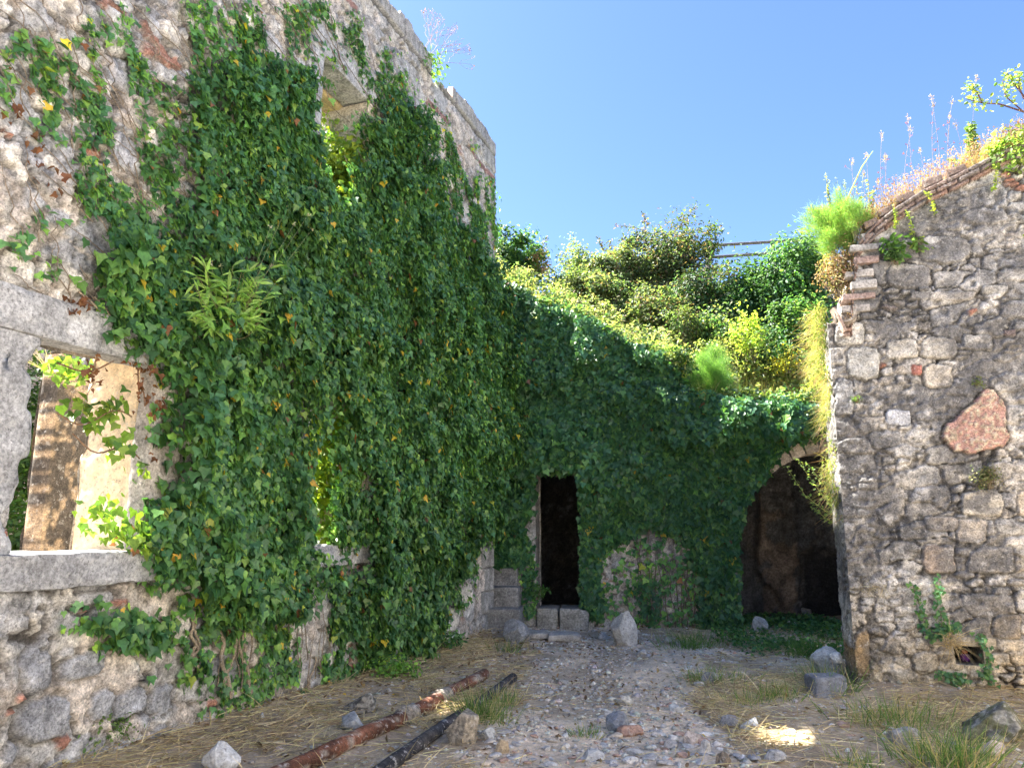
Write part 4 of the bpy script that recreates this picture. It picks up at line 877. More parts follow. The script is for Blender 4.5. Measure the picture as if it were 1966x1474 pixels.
# rolled ivy lip on top edge
n = 4200; u = rng.uniform(-.6, 6.2, n); zt_ = np.interp(u, tbu[:, 0], tbu[:, 1]); h = rng.uniform(-.9, .35, n)
z = zt_ + .10 - .25 * np.clip(h, 0, 1) + .22 * (fbm(u * 2, h * 2, 0 * u, 3, 71) - .5) + rng.normal(0, .05, n)
leaves(mb, bwp(u, z, h), np.array([*(BN * .4), 1]) + rng.normal(0, .4, (n, 3)), np.array([*BN, -.6]) + rng.normal(0, .5, (n, 3)), .085 * rng.uniform(.6, 1.2, n), ivycols(n, .4, .004) * C(.8, .85, .8))
mb.build('foliage', M['ivy'], ivyB)
mb = MB()
for k in range(26):
    a = (rng.uniform(1190, 1350), rng.uniform(1190, 1225)); b = (a[0] + rng.uniform(-30, 30), a[1] - rng.uniform(120, 220)); a_ = bpl(*a); b_ = bpl(*b)
    tubes(mb, strand(a_, b_, 12, .08, bwp, .05, k + 600)[None], np.linspace(.010, .004, 12)[None], (.17, .14, .10), 4)
mb.build('stem', M['bark'], ivyB)
# ------------------------------------------------------------------ ground clutter
def gp(px, py, lift=0.):
    px = np.asarray(px, float); py = np.asarray(py, float); z = np.zeros(px.shape)
    r = ray(px, py)
    for _ in range(5):
        p = r * ((z - CAMZ) / r[..., 2])[..., None]; z = gz(p[..., 0], p[..., 1])
    p = p + C(0, 0, CAMZ); p[..., 2] = z + lift; return p
ROCKS = [  # px, py of the foot, width px, height px, colour, label, extra
 (1200, 1240, 62, 54, (.50, .48, .44), 'pale pointed boulder standing on the ground right of the doorway', dict(seed=3)),
 (986, 1236, 56, 36, (.27, .28, .29), 'dark grey leaning stone at the foot of the stone stair', dict(seed=5)),
 (1497, 1172, 38, 30, (.42, .41, .38), 'round pale boulder inside the dark arch', dict(seed=8, planes=26)),
 (1590, 1175, 34, 22, (.30, .30, .29), 'grey stone at the back right of the dark arch', dict(seed=61)),
 (1552, 1182, 22, 14, (.28, .28, .27), 'little grey stone in the middle of the arch floor', dict(seed=62)),
 (1620, 1178, 26, 20, (.26, .26, .25), 'dull stone half hidden behind the right wall in the arch', dict(seed=63)),
 (1523, 1205, 20, 12, (.34, .33, .31), 'pale chip in the greenery on the arch floor', dict(seed=64)),
 (1463, 1216, 28, 30, (.30, .30, .28), 'slanting stone at the left foot of the arch', dict(seed=9)),
 (1596, 1303, 62, 46, (.46, .48, .48), 'grey boulder with pale flat top beside the right wall', dict(seed=12, planes=8)),
 (1583, 1300, 26, 14, (.58, .60, .60), 'small white stone perched on the dark slate block', dict(seed=16, z=.24, dy=-.42)),
 (690, 1372, 66, 38, (.26, .25, .23), 'dark pitted rock lying near the ivy left of the rusty pipe', dict(seed=21, dark=.9, planes=22)),
 (672, 1404, 50, 36, (.33, .35, .37), 'blue grey angular stone in front of the dark pitted rock', dict(seed=22)),
 (887, 1432, 78, 54, (.42, .36, .28), 'tan porous rock between dark pipe and gravel path', dict(seed=23, dark=.5, planes=18)),
 (415, 1490, 74, 56, (.56, .56, .55), 'white pointed rock at the bottom edge below the left wall', dict(seed=24)),
 (795, 1376, 50, 22, (.27, .27, .28), 'flat grey stone half hidden behind the rusty pipe', dict(seed=25)),
 (1200, 1355, 32, 22, (.44, .43, .40), 'small peaked stone alone in the middle of the path', dict(seed=31)),
 (1187, 1403, 48, 30, (.25, .26, .28), 'dark grey round stone in the middle of the path', dict(seed=32, planes=16)),
 (1212, 1414, 46, 18, (.38, .24, .18), 'reddish flat stone touching the dark grey round stone', dict(seed=33)),
 (1174, 1380, 30, 14, (.46, .43, .38), 'flat pale slab just behind the dark grey round stone', dict(seed=34)),
 (1448, 1402, 44, 20, (.52, .52, .49), 'flat white stone lying in straw right of the path', dict(seed=35)),
 (1404, 1394, 44, 18, (.30, .29, .28), 'flat dark stone lying in straw right of the path', dict(seed=36)),
 (1333, 1430, 34, 26, (.44, .37, .32), 'pinkish block at the right edge of the path', dict(seed=37)),
 (1358, 1448, 24, 22, (.48, .46, .44), 'pale cube shaped stone beside the pinkish block', dict(seed=38)),
 (1938, 1432, 130, 66, (.34, .32, .27), 'large mossy weathered rock at the foot of the right wall', dict(seed=41, dark=.8, moss=.7, planes=14)),
 (1918, 1456, 62, 24, (.52, .43, .36), 'flat pinkish cream stone in front of the mossy rock', dict(seed=42)),
 (1138, 1462, 46, 20, (.46, .45, .43), 'jagged pale stone at the bottom of the path', dict(seed=43)),
 (964, 1446, 28, 30, (.50, .39, .26), 'rounded tan stone at the left edge of the path', dict(seed=44, planes=20)),
 (1234, 1258, 28, 10, (.46, .44, .41), 'small flat stone in front of the pale pointed boulder', dict(seed=45)),
 (1491, 1466, 44, 20, (.40, .39, .38), 'grey stone in the straw at the bottom right of the path', dict(seed=46)),
 (1365, 1312, 32, 20, (.30, .29, .28), 'dark stone beside a grass tuft right of the path', dict(seed=47)),
 (1344, 1318, 22, 12, (.52, .50, .47), 'small pale stone beside the dark stone right of the path', dict(seed=48)),
 (1745, 1430, 62, 28, (.32, .30, .27), 'low brownish stone behind the big grass tuft', dict(seed=49)),
 (1397, 1448, 20, 14, (.45, .42, .36), 'small tan pebble at the right edge of the path', dict(seed=50)),
 (1390, 1474, 30, 24, (.24, .19, .14), 'dark brown lump at the bottom of the path', dict(seed=51, dark=.6)),
 (1080, 1312, 34, 10, (.34, .33, .31), 'thin slab lying on the far part of the path', dict(seed=52)),
 (1300, 1366, 30, 14, (.50, .50, .49), 'white chip at the right rim of the path', dict(seed=53)),
 (935, 1420, 34, 22, (.44, .44, .42), 'pale slab beside the tan porous rock', dict(seed=54)),
 (1160, 1228, 24, 12, (.42, .41, .39), 'little grey stone left of the pale pointed boulder', dict(seed=55)),
 (1288, 1236, 20, 14, (.36, .35, .32), 'little stone in the grass right of the pale pointed boulder', dict(seed=56)),
]
for (px, py, w, h, colr, lab, ex) in ROCKS:
    p = gp(px, py); dpt = p[1] * cP + (p[2] - CAMZ) * sP; sc_ = dpt / FPX
    W_, H_ = w * sc_, h * sc_
    W_ *= .86; H_ = min(H_ * .98, W_ * 1.25)
    ex = dict(ex); dz = ex.pop('z', 0); dy = ex.pop('dy', 0); sd = ex.pop('seed')
    m_ = rock(sd, (W_ * 1.06, W_ * .85, H_ * 1.35), colr=colr, n=26, rough=.09, **ex)
    if lab.startswith('pale pointed') or lab.startswith('white pointed'):
        v = np.concatenate(m_.v); zr = np.clip(v[:, 2] / (H_ * .6), -.2, 1); k = 1 - .45 * np.clip(zr, 0, 1) ** 1.5; v[:, 0] *= k; v[:, 1] *= k; m_.v = [v]; m_.c = [np.concatenate(m_.c)]
    zmin = np.concatenate(m_.v)[:, 2].min()
    o = m_.build('boulder' if w > 40 else 'loose_stone', M['rock']); o.location = (p[0], p[1] + W_ * .35 + dy, p[2] - zmin * .58 + dz - .01); o.rotation_euler = (0, 0, (sd * 1.7) % .6 - .3)
    tag(o, lab, 'rock' if w > 40 else 'stone')
p = gp(1596, 1338); mb = MB(); block(mb, p + C(0, .12, .075), [nrm(np.array([1, .12, .03])), nrm(np.array([-.12, 1, 0])), [0, 0, 1]], [.165, .13, .115], (.20, .21, .235), .02, .014, 77, .03)
tag(mb.build('boulder', M['rock'], loc=p, smooth=True), 'dark slate squared block in front of the right wall corner', 'rock')
# scattered loose path stones, each its own object
protos = []
for k in range(10):
    m_ = rock(300 + k, (1, .8, .45), n=6, planes=9, colr=[(.64, .61, .57), (.50, .48, .46), (.38, .37, .37), (.58, .50, .41), (.46, .31, .24)][k % 5], rough=.06)
    protos.append(m_)
meshes = []
for m_ in protos:
    o = m_.build('path_stone', M['rock']); meshes.append(o.data); bpy.data.objects.remove(o)
cnt = 0; tries = 0
while cnt < 290 and tries < 9000:
    tries += 1
    px, py = random.uniform(720, 1960), random.uniform(1225, 1474) if random.random() < .7 else random.uniform(1400, 1474)
    ip = bool(inpoly(np.array([px, py]), PATH)); 
    if random.random() > (1. if ip else .16): continue
    if px > 1640 and py < 1370: continue
    if px < 840 and py < 1280: continue
    p = gp(px, py); s_ = random.uniform(.02, .055) * (1.5 if random.random() < .15 else 1)
    o = bpy.data.objects.new('path_stone', meshes[(mi := int(random.random() ** 1.2 * 9.99))]); col.objects.link(o)
    o.location = (p[0], p[1], p[2] + s_ * .12); o.scale = (s_ * 1.7, s_ * random.uniform(1.2, 1.9), s_ * random.uniform(.8, 1.5)); o.rotation_euler = (random.uniform(-.2, .2), random.uniform(-.2, .2), random.uniform(0, 6.3))
    big = 'fist sized' if s_ > .05 else ('thumb sized' if s_ > .034 else 'tiny')
    cn = ['pale', 'grey', 'dark grey', 'tan', 'reddish'][mi % 5]; sh_ = 'flat' if o.scale[2] < s_ else ('blocky' if mi > 4 else 'angular')
    where = ('near left' if px < 960 else 'near right' if px > 1330 else 'near middle') if py > 1400 else ('far left' if px < 1080 else 'far right' if px > 1330 else 'far middle')
    where += ' edge' if py > 1445 or py < 1280 else ' part'
    tag(o, f'{big} {cn} {sh_} stone on the {where} of the gravel courtyard path', 'stone', 'small stones scattered over the gravel path'); cnt += 1
# gravel
def chips(mbx, p, s, c):
    N = len(p); base = C([1, 0, 0], [-1, 0, 0], [0, 1, 0], [0, -1, 0], [0, 0, .55], [0, 0, -.4], [.6, .6, .25])
    V = base[None, :6] * rng.uniform(.55, 1.3, (N, 6, 3)) + rng.normal(0, .18, (N, 6, 3)); a = rng.uniform(0, 6.28, N)
    x = V[..., 0] * np.cos(a)[:, None] - V[..., 1] * np.sin(a)[:, None]; y = V[..., 0] * np.sin(a)[:, None] + V[..., 1] * np.cos(a)[:, None]
    V = np.stack([x, y, V[..., 2] * rng.uniform(.5, 1.2, (N, 1))], -1) * s[:, None, None] + p[:, None]
    F = np.array([(0, 2, 4), (2, 1, 4), (1, 3, 4), (3, 0, 4), (2, 0, 5), (1, 2, 5), (3, 1, 5), (0, 3, 5)])
    mbx.add(V, [(np.arange(N)[:, None, None] * 6 + F[None]).reshape(-1, 3)], np.repeat(c, 6, 0))
N = 60000; x = rng.uniform(-3, 6.5, N); y = rng.uniform(4.3, 14.2, N); z = gz(x, y); pj = proj(np.stack([x, y, z], -1))
w1 = (fbm(x * 1.5, y * 1.5, 0 * x, 3, 31) - .5) * 180; ip = inpoly(pj + np.stack([w1, w1 * .3], -1), PATH)
keep = (rng.random(N) < np.where(ip, .85, .22) * ss(.25, .6, fbm(x * 1.8, y * 1.8, 0 * x, 3, 91))) & (((np.stack([x, y], -1) - LO) @ LN) > .05) & ~((((np.stack([x, y], -1) - RO) @ RN) < .02) & (((np.stack([x, y], -1) - RO) @ RU) > -.05) & (((np.stack([x, y], -1) - RO) @ RN) > -.8))
x, y, z = x[keep], y[keep], z[keep]
mb = MB(); chips(mb, np.stack([x, y, z + .003], -1), rng.gamma(1.6, .0085, len(x)).clip(.005, .05), pick([(.62, .59, .54), (.48, .45, .41), (.70, .67, .62), (.52, .44, .35), (.40, .38, .36), (.50, .32, .23)], len(x), [5, 4, 3, 3, 1.2, .3]))
tag(mb.build('gravel', M['rock']), 'fine pale gravel strewn over the path', 'gravel', kind='stuff')
# straw, leaf litter
def offwall(x, y):
    q = np.stack([x, y], -1); r_ = (q - RO) @ RN; ru = (q - RO) @ RU
    return (((q - LO) @ LN) > .03) & ~((r_ < .02) & (r_ > -.8) & (ru > -.03)) & ((((q - BO) @ BN) > .03))
N = 120000; x = rng.uniform(-3.6, 7, N); y = rng.uniform(3.8, 13, N); z = gz(x, y); pj = proj(np.stack([x, y, z], -1))
w1 = (fbm(x * 1.5, y * 1.5, 0 * x, 3, 31) - .5) * 180; ip = inpoly(pj + np.stack([w1, w1 * .3], -1), PATH)
cl = ss(.32, .62, fbm(x * 1.6, y * 1.6, 0 * x, 4, 95)); dn = np.where(ip, .04 * cl, .12 + .75 * cl)
dn = dn * np.where((pj[:, 0] > 1000) & (y > 9.5), .45, 1) * np.where((pj[:, 0] > 1350) & (y > 8.8), .5, 1)
keep = (rng.random(N) < dn) & offwall(x, y); x, y, z = x[keep], y[keep], z[keep]; n = len(x); print('straw', n)
a = rng.uniform(0, 6.28, n) * .8 + fbm(x * .8, y * .8, 0 * x, 2, 97) * 6; el = np.abs(rng.normal(0, .16, n)) + (rng.random(n) < .05) * rng.uniform(.3, 1, n)
d_ = np.stack([np.cos(a) * np.cos(el), np.sin(a) * np.cos(el), np.sin(el)], -1)
mb = MB(); L_ = rng.gamma(3, .055, n).clip(.05, .5)
blades(mb, np.stack([x, y, z + rng.random(n) * .035 + .004], -1), d_, L_, rng.uniform(.003, .009, n), pick([(.66, .56, .36), (.56, .46, .29), (.72, .63, .43), (.44, .35, .23), (.34, .26, .17)], n), K=4, droop=L_ * (np.sin(el) * .8 + .06))
tag(mb.build('straw', M['dry']), 'cut dry straw and grass covering the ground beside the path', 'straw', kind='stuff')
N = 16000; x = rng.uniform(-3.4, 6, N); y = rng.uniform(4.5, 12.8, N); z = gz(x, y); dl = (np.stack([x, y], -1) - LO) @ LN
keep = (rng.random(N) < .10 + .85 * np.exp(-dl / .9) * ss(6.5, 9, y) + .25 * np.exp(-dl / .7)) & offwall(x, y); x, y, z = x[keep], y[keep], z[keep]; n = len(x)
mb = MB(); leaves(mb, np.stack([x, y, z + .012], -1), C(0, 0, 1) + rng.normal(0, .5, (n, 3)), rng.normal(0, 1, (n, 3)), .05 * rng.uniform(.5, 1.3, n), pick([(.20, .13, .08), (.28, .18, .10), (.15, .10, .07), (.34, .24, .13), (.5, .36, .06)], n, [4, 4, 3, 2, .25]), 'oval')
tag(mb.build('leaf_litter', M['dry']), 'brown fallen leaves littering the ground along the ivy', 'fallen leaves', kind='stuff')
# pipes
def pipe(name, pts, r, mat, lab, colr, joints=(), cat='pipe'):
    P0 = np.array([gp(a, b) for a, b in pts]); P0[:, 2] += r * .75
    t = np.linspace(0, 1, 60); tt = np.linspace(0, 1, len(P0)); P_ = np.stack([np.interp(t, tt, P0[:, k]) for k in range(3)], -1)
    ker = np.ones(9) / 9
    for k in range(3): P_[4:-4, k] = np.convolve(P_[:, k], ker, 'valid')
    th = thing(name, tuple(P_[30] * [1, 1, 0]), lab, cat)
    mb = MB(); tubes(mb, P_[None], np.full((1, 60), r), colr, 18)
    v = mb.v[0]; n = fbm(v[:, 0] * 5, v[:, 1] * 5, v[:, 2] * 9, 4, 7); n2 = fbm(v[:, 0] * 16, v[:, 1] * 16, v[:, 2] * 16, 3, 8)
    mb.c = [mixc(mixc(np.tile(colr, (len(v), 1)), np.tile(np.array(colr) * .45, (len(v), 1)), ss(.4, .6, n)), np.tile(C(.42, .38, .32), (len(v), 1)), ss(.56, .66, n2 + .3 * (n - .5)) * (.75 if name == 'rusty_pipe' else .15))]
    mb.build('tube', M[mat], th, smooth=True)
    T = nrm(np.gradient(P_, axis=0))
    mb = MB(); tubes(mb, np.stack([P_[-1] + T[-1] * .003, P_[-1] + T[-1] * .006])[None], [[r * .85, r * .85]], (.01, .01, .01), 18); mb.build('bore_shade', M['matte'], th)  # black disc painted as the shade inside the pipe's mouth
    for (px, ws) in joints:
        j = int(np.argmin(np.abs(proj(P_)[:, 0] - px))); 
        for dd, rr_2, wd in ws:
            c = P_[j] + T[j] * dd; mb = MB(); k = np.array([-wd, -wd, -wd * .7, wd * .7, wd, wd]); q = c + k[:, None] * T[j]; tubes(mb, q[None], np.array([[r * .9, r * rr_2 * .94, r * rr_2, r * rr_2, r * rr_2 * .94, r * .9]]), (.30, .265, .22), 20)
            mb.build('pipe_collar', M['rust'], th, smooth=True)
    return th
pipe('rusty_pipe', [(470, 1530), (590, 1476), (690, 1424), (775, 1388), (840, 1352), (930, 1302)], .062, 'rust', 'long rusty brown iron pipe with flaking collars lying along the left wall', (.20, .085, .05), [(778, [(-.05, 1.32, .022), (.02, 1.38, .02), (.10, 1.2, .05)]), (846, [(0, 1.34, .03), (.13, 1.16, .09)])])
pipe('black_pipe', [(680, 1530), (745, 1480), (800, 1440), (850, 1404), (905, 1368), (950, 1335), (985, 1306)], .050, 'rust', 'dark grey bent pipe lying right of the rusty pipe', (.085, .08, .09))
# grass tufts, each its own
def tuft(px, py, hpx, n, lab, cols, spread=.12, name='grass_tuft', lean=.45):
    p = gp(px, py); sc_ = (p[1]) / FPX; Hh = hpx * sc_ * 1.15; b = np.tile(p, (n, 1)); b[:, :2] += rng.normal(0, spread, (n, 2)) * [1, .7]; b[:, 2] = gz(b[:, 0], b[:, 1]) - .01
    d = np.stack([rng.normal(0, lean, n), rng.normal(0, lean, n), np.ones(n)], -1) + np.concatenate([(b[:, :2] - p[:2]) / spread * .25, np.zeros((n, 1))], 1)
    L_ = Hh * rng.uniform(.5, 1.15, n); mb = MB(); blades(mb, b, d, L_, rng.uniform(.004, .009, n), pick(cols, n), K=5, droop=L_ * rng.uniform(.1, .6, n))
    tag(mb.build(name, M['leaf'], loc=p), lab, 'grass', 'green grass tufts in the courtyard')
GR = [(.11, .21, .06), (.15, .25, .08), (.09, .17, .05), (.30, .30, .15), (.50, .42, .26)]
for a in [(925, 1385, 62, 260, 'bright green grass tuft growing beside the dark pipe', GR, .10), (962, 1352, 40, 120, 'small grass tuft behind the dark pipe near its far end', GR, .10),
          (1350, 1306, 34, 120, 'grass tuft beside the dark stone right of the path', GR, .12), (1405, 1312, 30, 90, 'low grass tuft further right of the dark stone', GR, .14),
          (1500, 1340, 36, 130, 'grass tuft in the straw left of the slate block', GR, .14), (1440, 1348, 34, 100, 'thin grass tuft in the middle of the straw', GR, .16),
          (1822, 1470, 80, 420, 'largest green grass tuft in front of the mossy rock', GR, .15), (1720, 1392, 60, 260, 'loose grass growing at the foot of the right wall', GR, .25),
          (1555, 1262, 56, 200, 'tall dark grass at the mouth of the arch', [(.07, .15, .04), (.10, .19, .05)], .16), (1335, 1244, 44, 240, 'dark grass between the pale boulder and the arch', [(.08, .17, .04), (.11, .21, .05)], .22),
          (1128, 1412, 24, 90, 'tiny grass tuft in the middle of the path', GR, .07), (1608, 1330, 60, 120, 'grass squeezed between the slate block and the right wall', GR, .10),
          (1572, 1310, 44, 110, 'grass left of the pale topped grey boulder', GR, .10), (975, 1250, 26, 110, 'short grass below the stone stair', GR, .12), (1650, 1470, 40, 100, 'small grass tuft at the bottom edge left of the largest tuft', GR, .10)]:
    tuft(*a)
def weedbush(name, p, rad, n, size, cols, lab, cat='plant', shape='oval', mat='leaf', nst=14, stc=(.2, .16, .1), group=None, clump=18, stem_r=.005, up=.6, flat=.55):
    p = np.array(p, float); rad = np.array(rad, float)
    th = thing(name, tuple(p - [0, 0, rad[2]]), lab, cat, group)
    q = nrm(rng.normal(0, 1, (clump, 3))) * (rng.random((clump, 1)) ** .35); q[:, 2] = np.where(q[:, 2] < -.6, -.6, q[:, 2])
    q *= rng.uniform(.5, 1.32, (clump, 1)); cc = p + q * rad
    i = rng.integers(0, clump, n); cs = rng.uniform(.5, 1.4, clump)[i][:, None]
    pos = cc[i] + rng.normal(0, 1, (n, 3)) * rad * (.9 / clump ** .42) * cs; rel = nrm((pos - p) / rad)
    leafc = pick(cols, n) * (.6 + .75 * rng.random((clump, 1)) * rng.uniform(.85, 1.15, (clump, 3)))[i]
    mb = MB(); leaves(mb, pos, rel * .8 + C(0, 0, up) + rng.normal(0, flat, (n, 3)), rel * .7 + C(0, 0, -.25) + rng.normal(0, .6, (n, 3)), size * rng.uniform(.6, 1.35, n), leafc, shape)
    mb.build('foliage', M[mat], th)
    mb = MB(); base = p - [0, 0, rad[2] * 1.02]
    for k in range(nst):
        e = cc[k % clump] + rng.normal(0, .1, 3) * rad; b = base + rng.normal(0, .12, 3) * rad * [1, 1, 0]; t = np.linspace(0, 1, 8)[:, None]
        P_ = b + (e - b) * t + C(0, 0, 1) * rad[2] * .3 * np.sin(t * np.pi) + rng.normal(0, .03, (8, 3)) * rad; tubes(mb, P_[None], np.linspace(stem_r, stem_r * .4, 8)[None], stc, 4)
    mb.build('stem', M['bark'], th); return th
def ppx(px, py, y): return at_y(px, py, y)
def pr_(px, y): return px * y / FPX
def vbush(px, py, rx, ry, y, depth, n, size, cols, lab, **k):
    return weedbush(k.pop('name', 'bush'), ppx(px, py, y), (pr_(rx, y), depth, pr_(ry, y)), n, size, cols, lab, k.pop('cat', 'bush'), **k)
BR_D = [(.045, .11, .045), (.06, .14, .055), (.035, .085, .045), (.09, .17, .06)]
BR_B = [(.08, .13, .06), (.10, .14, .07), (.17, .12, .08), (.06, .11, .05), (.14, .17, .08)]
YG = [(.17, .23, .10), (.13, .19, .08), (.25, .28, .15), (.10, .16, .07), (.20, .25, .12)]
vbush(988, 498, 62, 54, 16.6, .7, 7500, .085, BR_D + [(.14, .24, .06)], 'rounded green bush on the skyline beside the tall building', clump=40)
vbush(1035, 505, 20, 22, 16.8, .4, 900, .06, [(.22, .13, .10), (.14, .17, .07)], 'small brownish shrub at the right side of the rounded green bush', clump=14)
vbush(1108, 500, 34, 38, 16.8, .4, 1500, .06, YG, 'light yellow green shrub in the skyline gap', clump=26)
vbush(1280, 505, 100, 72, 17.0, .9, 15000, .075, BR_B, 'big brownish bramble heap on the skyline in the middle', clump=70)
vbush(1185, 520, 75, 52, 16.4, .6, 8200, .07, BR_B + YG, 'olive bramble on the left flank of the big brownish heap', clump=46)
vbush(1340, 572, 75, 62, 15.8, .7, 9000, .075, BR_D + BR_B, 'green bramble below the wooden railing', clump=40)
vbush(1445, 590, 100, 84, 16.0, .9, 15000, .08, BR_D, 'dense dark bramble right below the wooden railing', clump=60)
vbush(1525, 535, 80, 92, 15.4, .9, 14000, .08, BR_D + [(.12, .24, .06)], 'tall dark green bramble beside the right wall', clump=56)
vbush(1530, 650, 72, 76, 14.4, .7, 9500, .075, BR_D + [(.16, .24, .09)], 'leafy green bramble below the gutter spout', clump=50)
vbush(1230, 590, 66, 36, 15.4, .5, 3600, .065, BR_B + YG, 'straggly pale bramble before the retaining wall', clump=36)
vbush(985, 545, 40, 26, 14.4, .5, 2200, .07, YG + [(.3, .4, .08)], 'sunlit yellow green shrub on the ruin edge beside the tall building', clump=24)
# arching bramble shoots on the skyline
th = thing('bramble_shoots', tuple(ppx(1270, 480, 17)), 'thin thorny shoots arching above the big brownish bramble heap', 'plant'); mbS = MB(); mbF = MB()
for (a, b, c) in (((1290, 450), (1315, 425), (1338, 393)), ((1250, 450), (1215, 432), (1182, 434)), ((1160, 480), (1150, 470), (1150, 458)), ((1300, 450), (1345, 430), (1370, 460)), ((1240, 450), (1235, 425), (1238, 410)), ((1180, 500), (1165, 480), (1172, 462)), ((1030, 490), (1045, 470), (1050, 455))):
    t = np.linspace(0, 1, 14)[:, None]; A_, B_, C_ = [ppx(*q, 17.) for q in (a, b, c)]; P_ = (1 - t) ** 2 * A_ + 2 * t * (1 - t) * B_ + t * t * C_
    tubes(mbS, P_[None], np.linspace(.012, .005, 14)[None], (.25, .17, .12), 4); q = np.repeat(P_, 5, 0) + rng.normal(0, .035, (70, 3)); leaves(mbF, q, C(0, -.5, .6) + rng.normal(0, .6, (70, 3)), rng.normal(0, 1, (70, 3)), .06, pick(BR_B + [(.3, .18, .12)], 70), 'oval')
mbS.build('stem', M['bark'], th); mbF.build('foliage', M['leaf'], th)
# terrace herbs and grasses (uncountable)
def terr(u, d): return bwp(u, tz(u, d), -d)
N = 52000; u = rng.uniform(-.8, 8.5, N); d = rng.uniform(-.25, 4.2, N); cl = fbm(u * 1.4, d * 1.4, 0 * u, 3, 701); hh = .15 + 1.0 * ss(.32, .66, fbm(u * 1.3, d * 1.1, 0 * u, 3, 702)) * ss(-.4, .8, d) * ss(4.4, 2.2, d).clip(.35, 1)
k = rng.random(N) < ss(.25, .5, cl) + .35; u, d, hh = u[k], d[k], hh[k]; n = len(u)
p = terr(u, d); p[:, 2] += hh * rng.random(n) ** .7
c = pick(YG + [(.32, .34, .16), (.34, .30, .18)], n) * (.75 + .5 * cl[k])[:, None]
mb = MB(); leaves(mb, p, C(0, -.2, .8) + rng.normal(0, .6, (n, 3)), rng.normal(0, 1, (n, 3)), .07 * rng.uniform(.5, 1.4, n), c, 'oval')
N = 16000; u = rng.uniform(-.8, 8.5, N); d = rng.uniform(-.1, 4.2, N); p = terr(u, d); L_ = rng.uniform(.2, .9, N); dd = np.stack([rng.normal(0, .25, N), rng.normal(0, .25, N), np.ones(N)], -1)
blades(mb, p, dd, L_, rng.uniform(.003, .009, N), pick([(.55, .46, .24), (.46, .40, .18), (.32, .38, .12), (.60, .52, .30)], N), K=4, droop=L_ * .25)
tag(mb.build('terrace_weeds', M['leaf']), 'sunlit yellow green weeds and dry grass covering the terrace', 'weeds', kind='stuff')
# ------------------------------------------------------------------ plants on the right wall
def rwp(u, z, h=0.): return plpt(u, z, h, RO, RU, RN)
# stacked slabs forming the ragged shoulder
for i, (px, py, w_, hh_) in enumerate([(1648, 592, .30, .05), (1655, 570, .34, .04), (1662, 548, .26, .055), (1655, 525, .30, .05), (1668, 500, .26, .05), (1664, 478, .3, .045), (1680, 455, .24, .05)]):
    u_, z_ = rpl(px, py); mb = MB(); rb(mb, u_ - w_ * .62, u_ + w_ * .38, z_ - hh_, z_ + hh_ * .7, -.25, .055 + .02 * (i % 3), [(.40, .37, .34), (.34, .25, .22), (.36, .34, .32)][i % 3], 400 + i, amp=.014, step=.025, rnd=.015)
    mb.build('shoulder_stone', M['cut'], rw_t, smooth=True)
def fennel(px, py, y, rx, ry, n, lab, base_dy=.9, dark=1., cols=((.17, .34, .09), (.13, .27, .07), (.23, .38, .12), (.27, .31, .10)), drop=0.):
    c = ppx(px, py, y); R_ = np.array([pr_(rx, y), pr_(rx, y) * .8, pr_(ry, y)]); base = c + np.array([R_[0] * .35, .05, -R_[2] * base_dy])
    th = thing('fennel', tuple(base), lab, 'plant'); mb = MB(); mbS = MB()
    nb_ = 44; q = nrm(rng.normal(0, 1, (nb_, 3))) * rng.uniform(.35, 1.2, (nb_, 1)); e = c + q * R_ * .8
    t = np.linspace(0, 1, 8)[:, None]; pts = []
    for k in range(nb_):
        P_ = base + (e[k] - base) * t + C(0, 0, 1) * R_[2] * .25 * np.sin(t * np.pi); pts.append(P_[4:]); tubes(mbS, P_[None], np.linspace(.006, .0015, 8)[None], (.30, .38, .10), 3)
    pts = np.concatenate(pts); i = rng.integers(0, len(pts), n); p = pts[i] + rng.normal(0, .075, (n, 3)) * R_
    d = nrm(p - base) + rng.normal(0, .7, (n, 3)); blades(mb, p, d, R_[2] * rng.uniform(.08, .22, n), rng.uniform(.0015, .0035, n), pick(cols, n), K=3, droop=.01)
    mb.build('foliage', M['leaf'], th); mbS.build('stem', M['leaf'], th); return th, base
th_, fb = fennel(1608, 428, 8.15, 84, 80, 30000, 'bright feathery green fennel clump on the left shoulder of the right wall')
P_ = np.stack([ppx(1630, 470, 8.1), ppx(1622, 500, 8.1), ppx(1640, 530, 8.15)]); mb = MB(); tubes(mb, P_[None], [[.018, .022, .02]], (.22, .15, .10), 6); mb.build('stalk', M['bark'], th_)
P_ = np.stack([ppx(1608, 430, 8.1), ppx(1632, 370, 8.1), ppx(1655, 320, 8.1), ppx(1676, 290, 8.1)]); mb = MB(); tubes(mb, P_[None], [[.012, .009, .007, .004]], (.36, .46, .16), 5); mb.build('flower_stalk', M['leaf'], th_)
fennel(1352, 740, 12.75, 74, 92, 26000, 'feathery fennel plume hanging over the middle of the ivy edge', base_dy=.2, cols=((.13, .27, .08), (.18, .32, .10), (.09, .19, .06)))
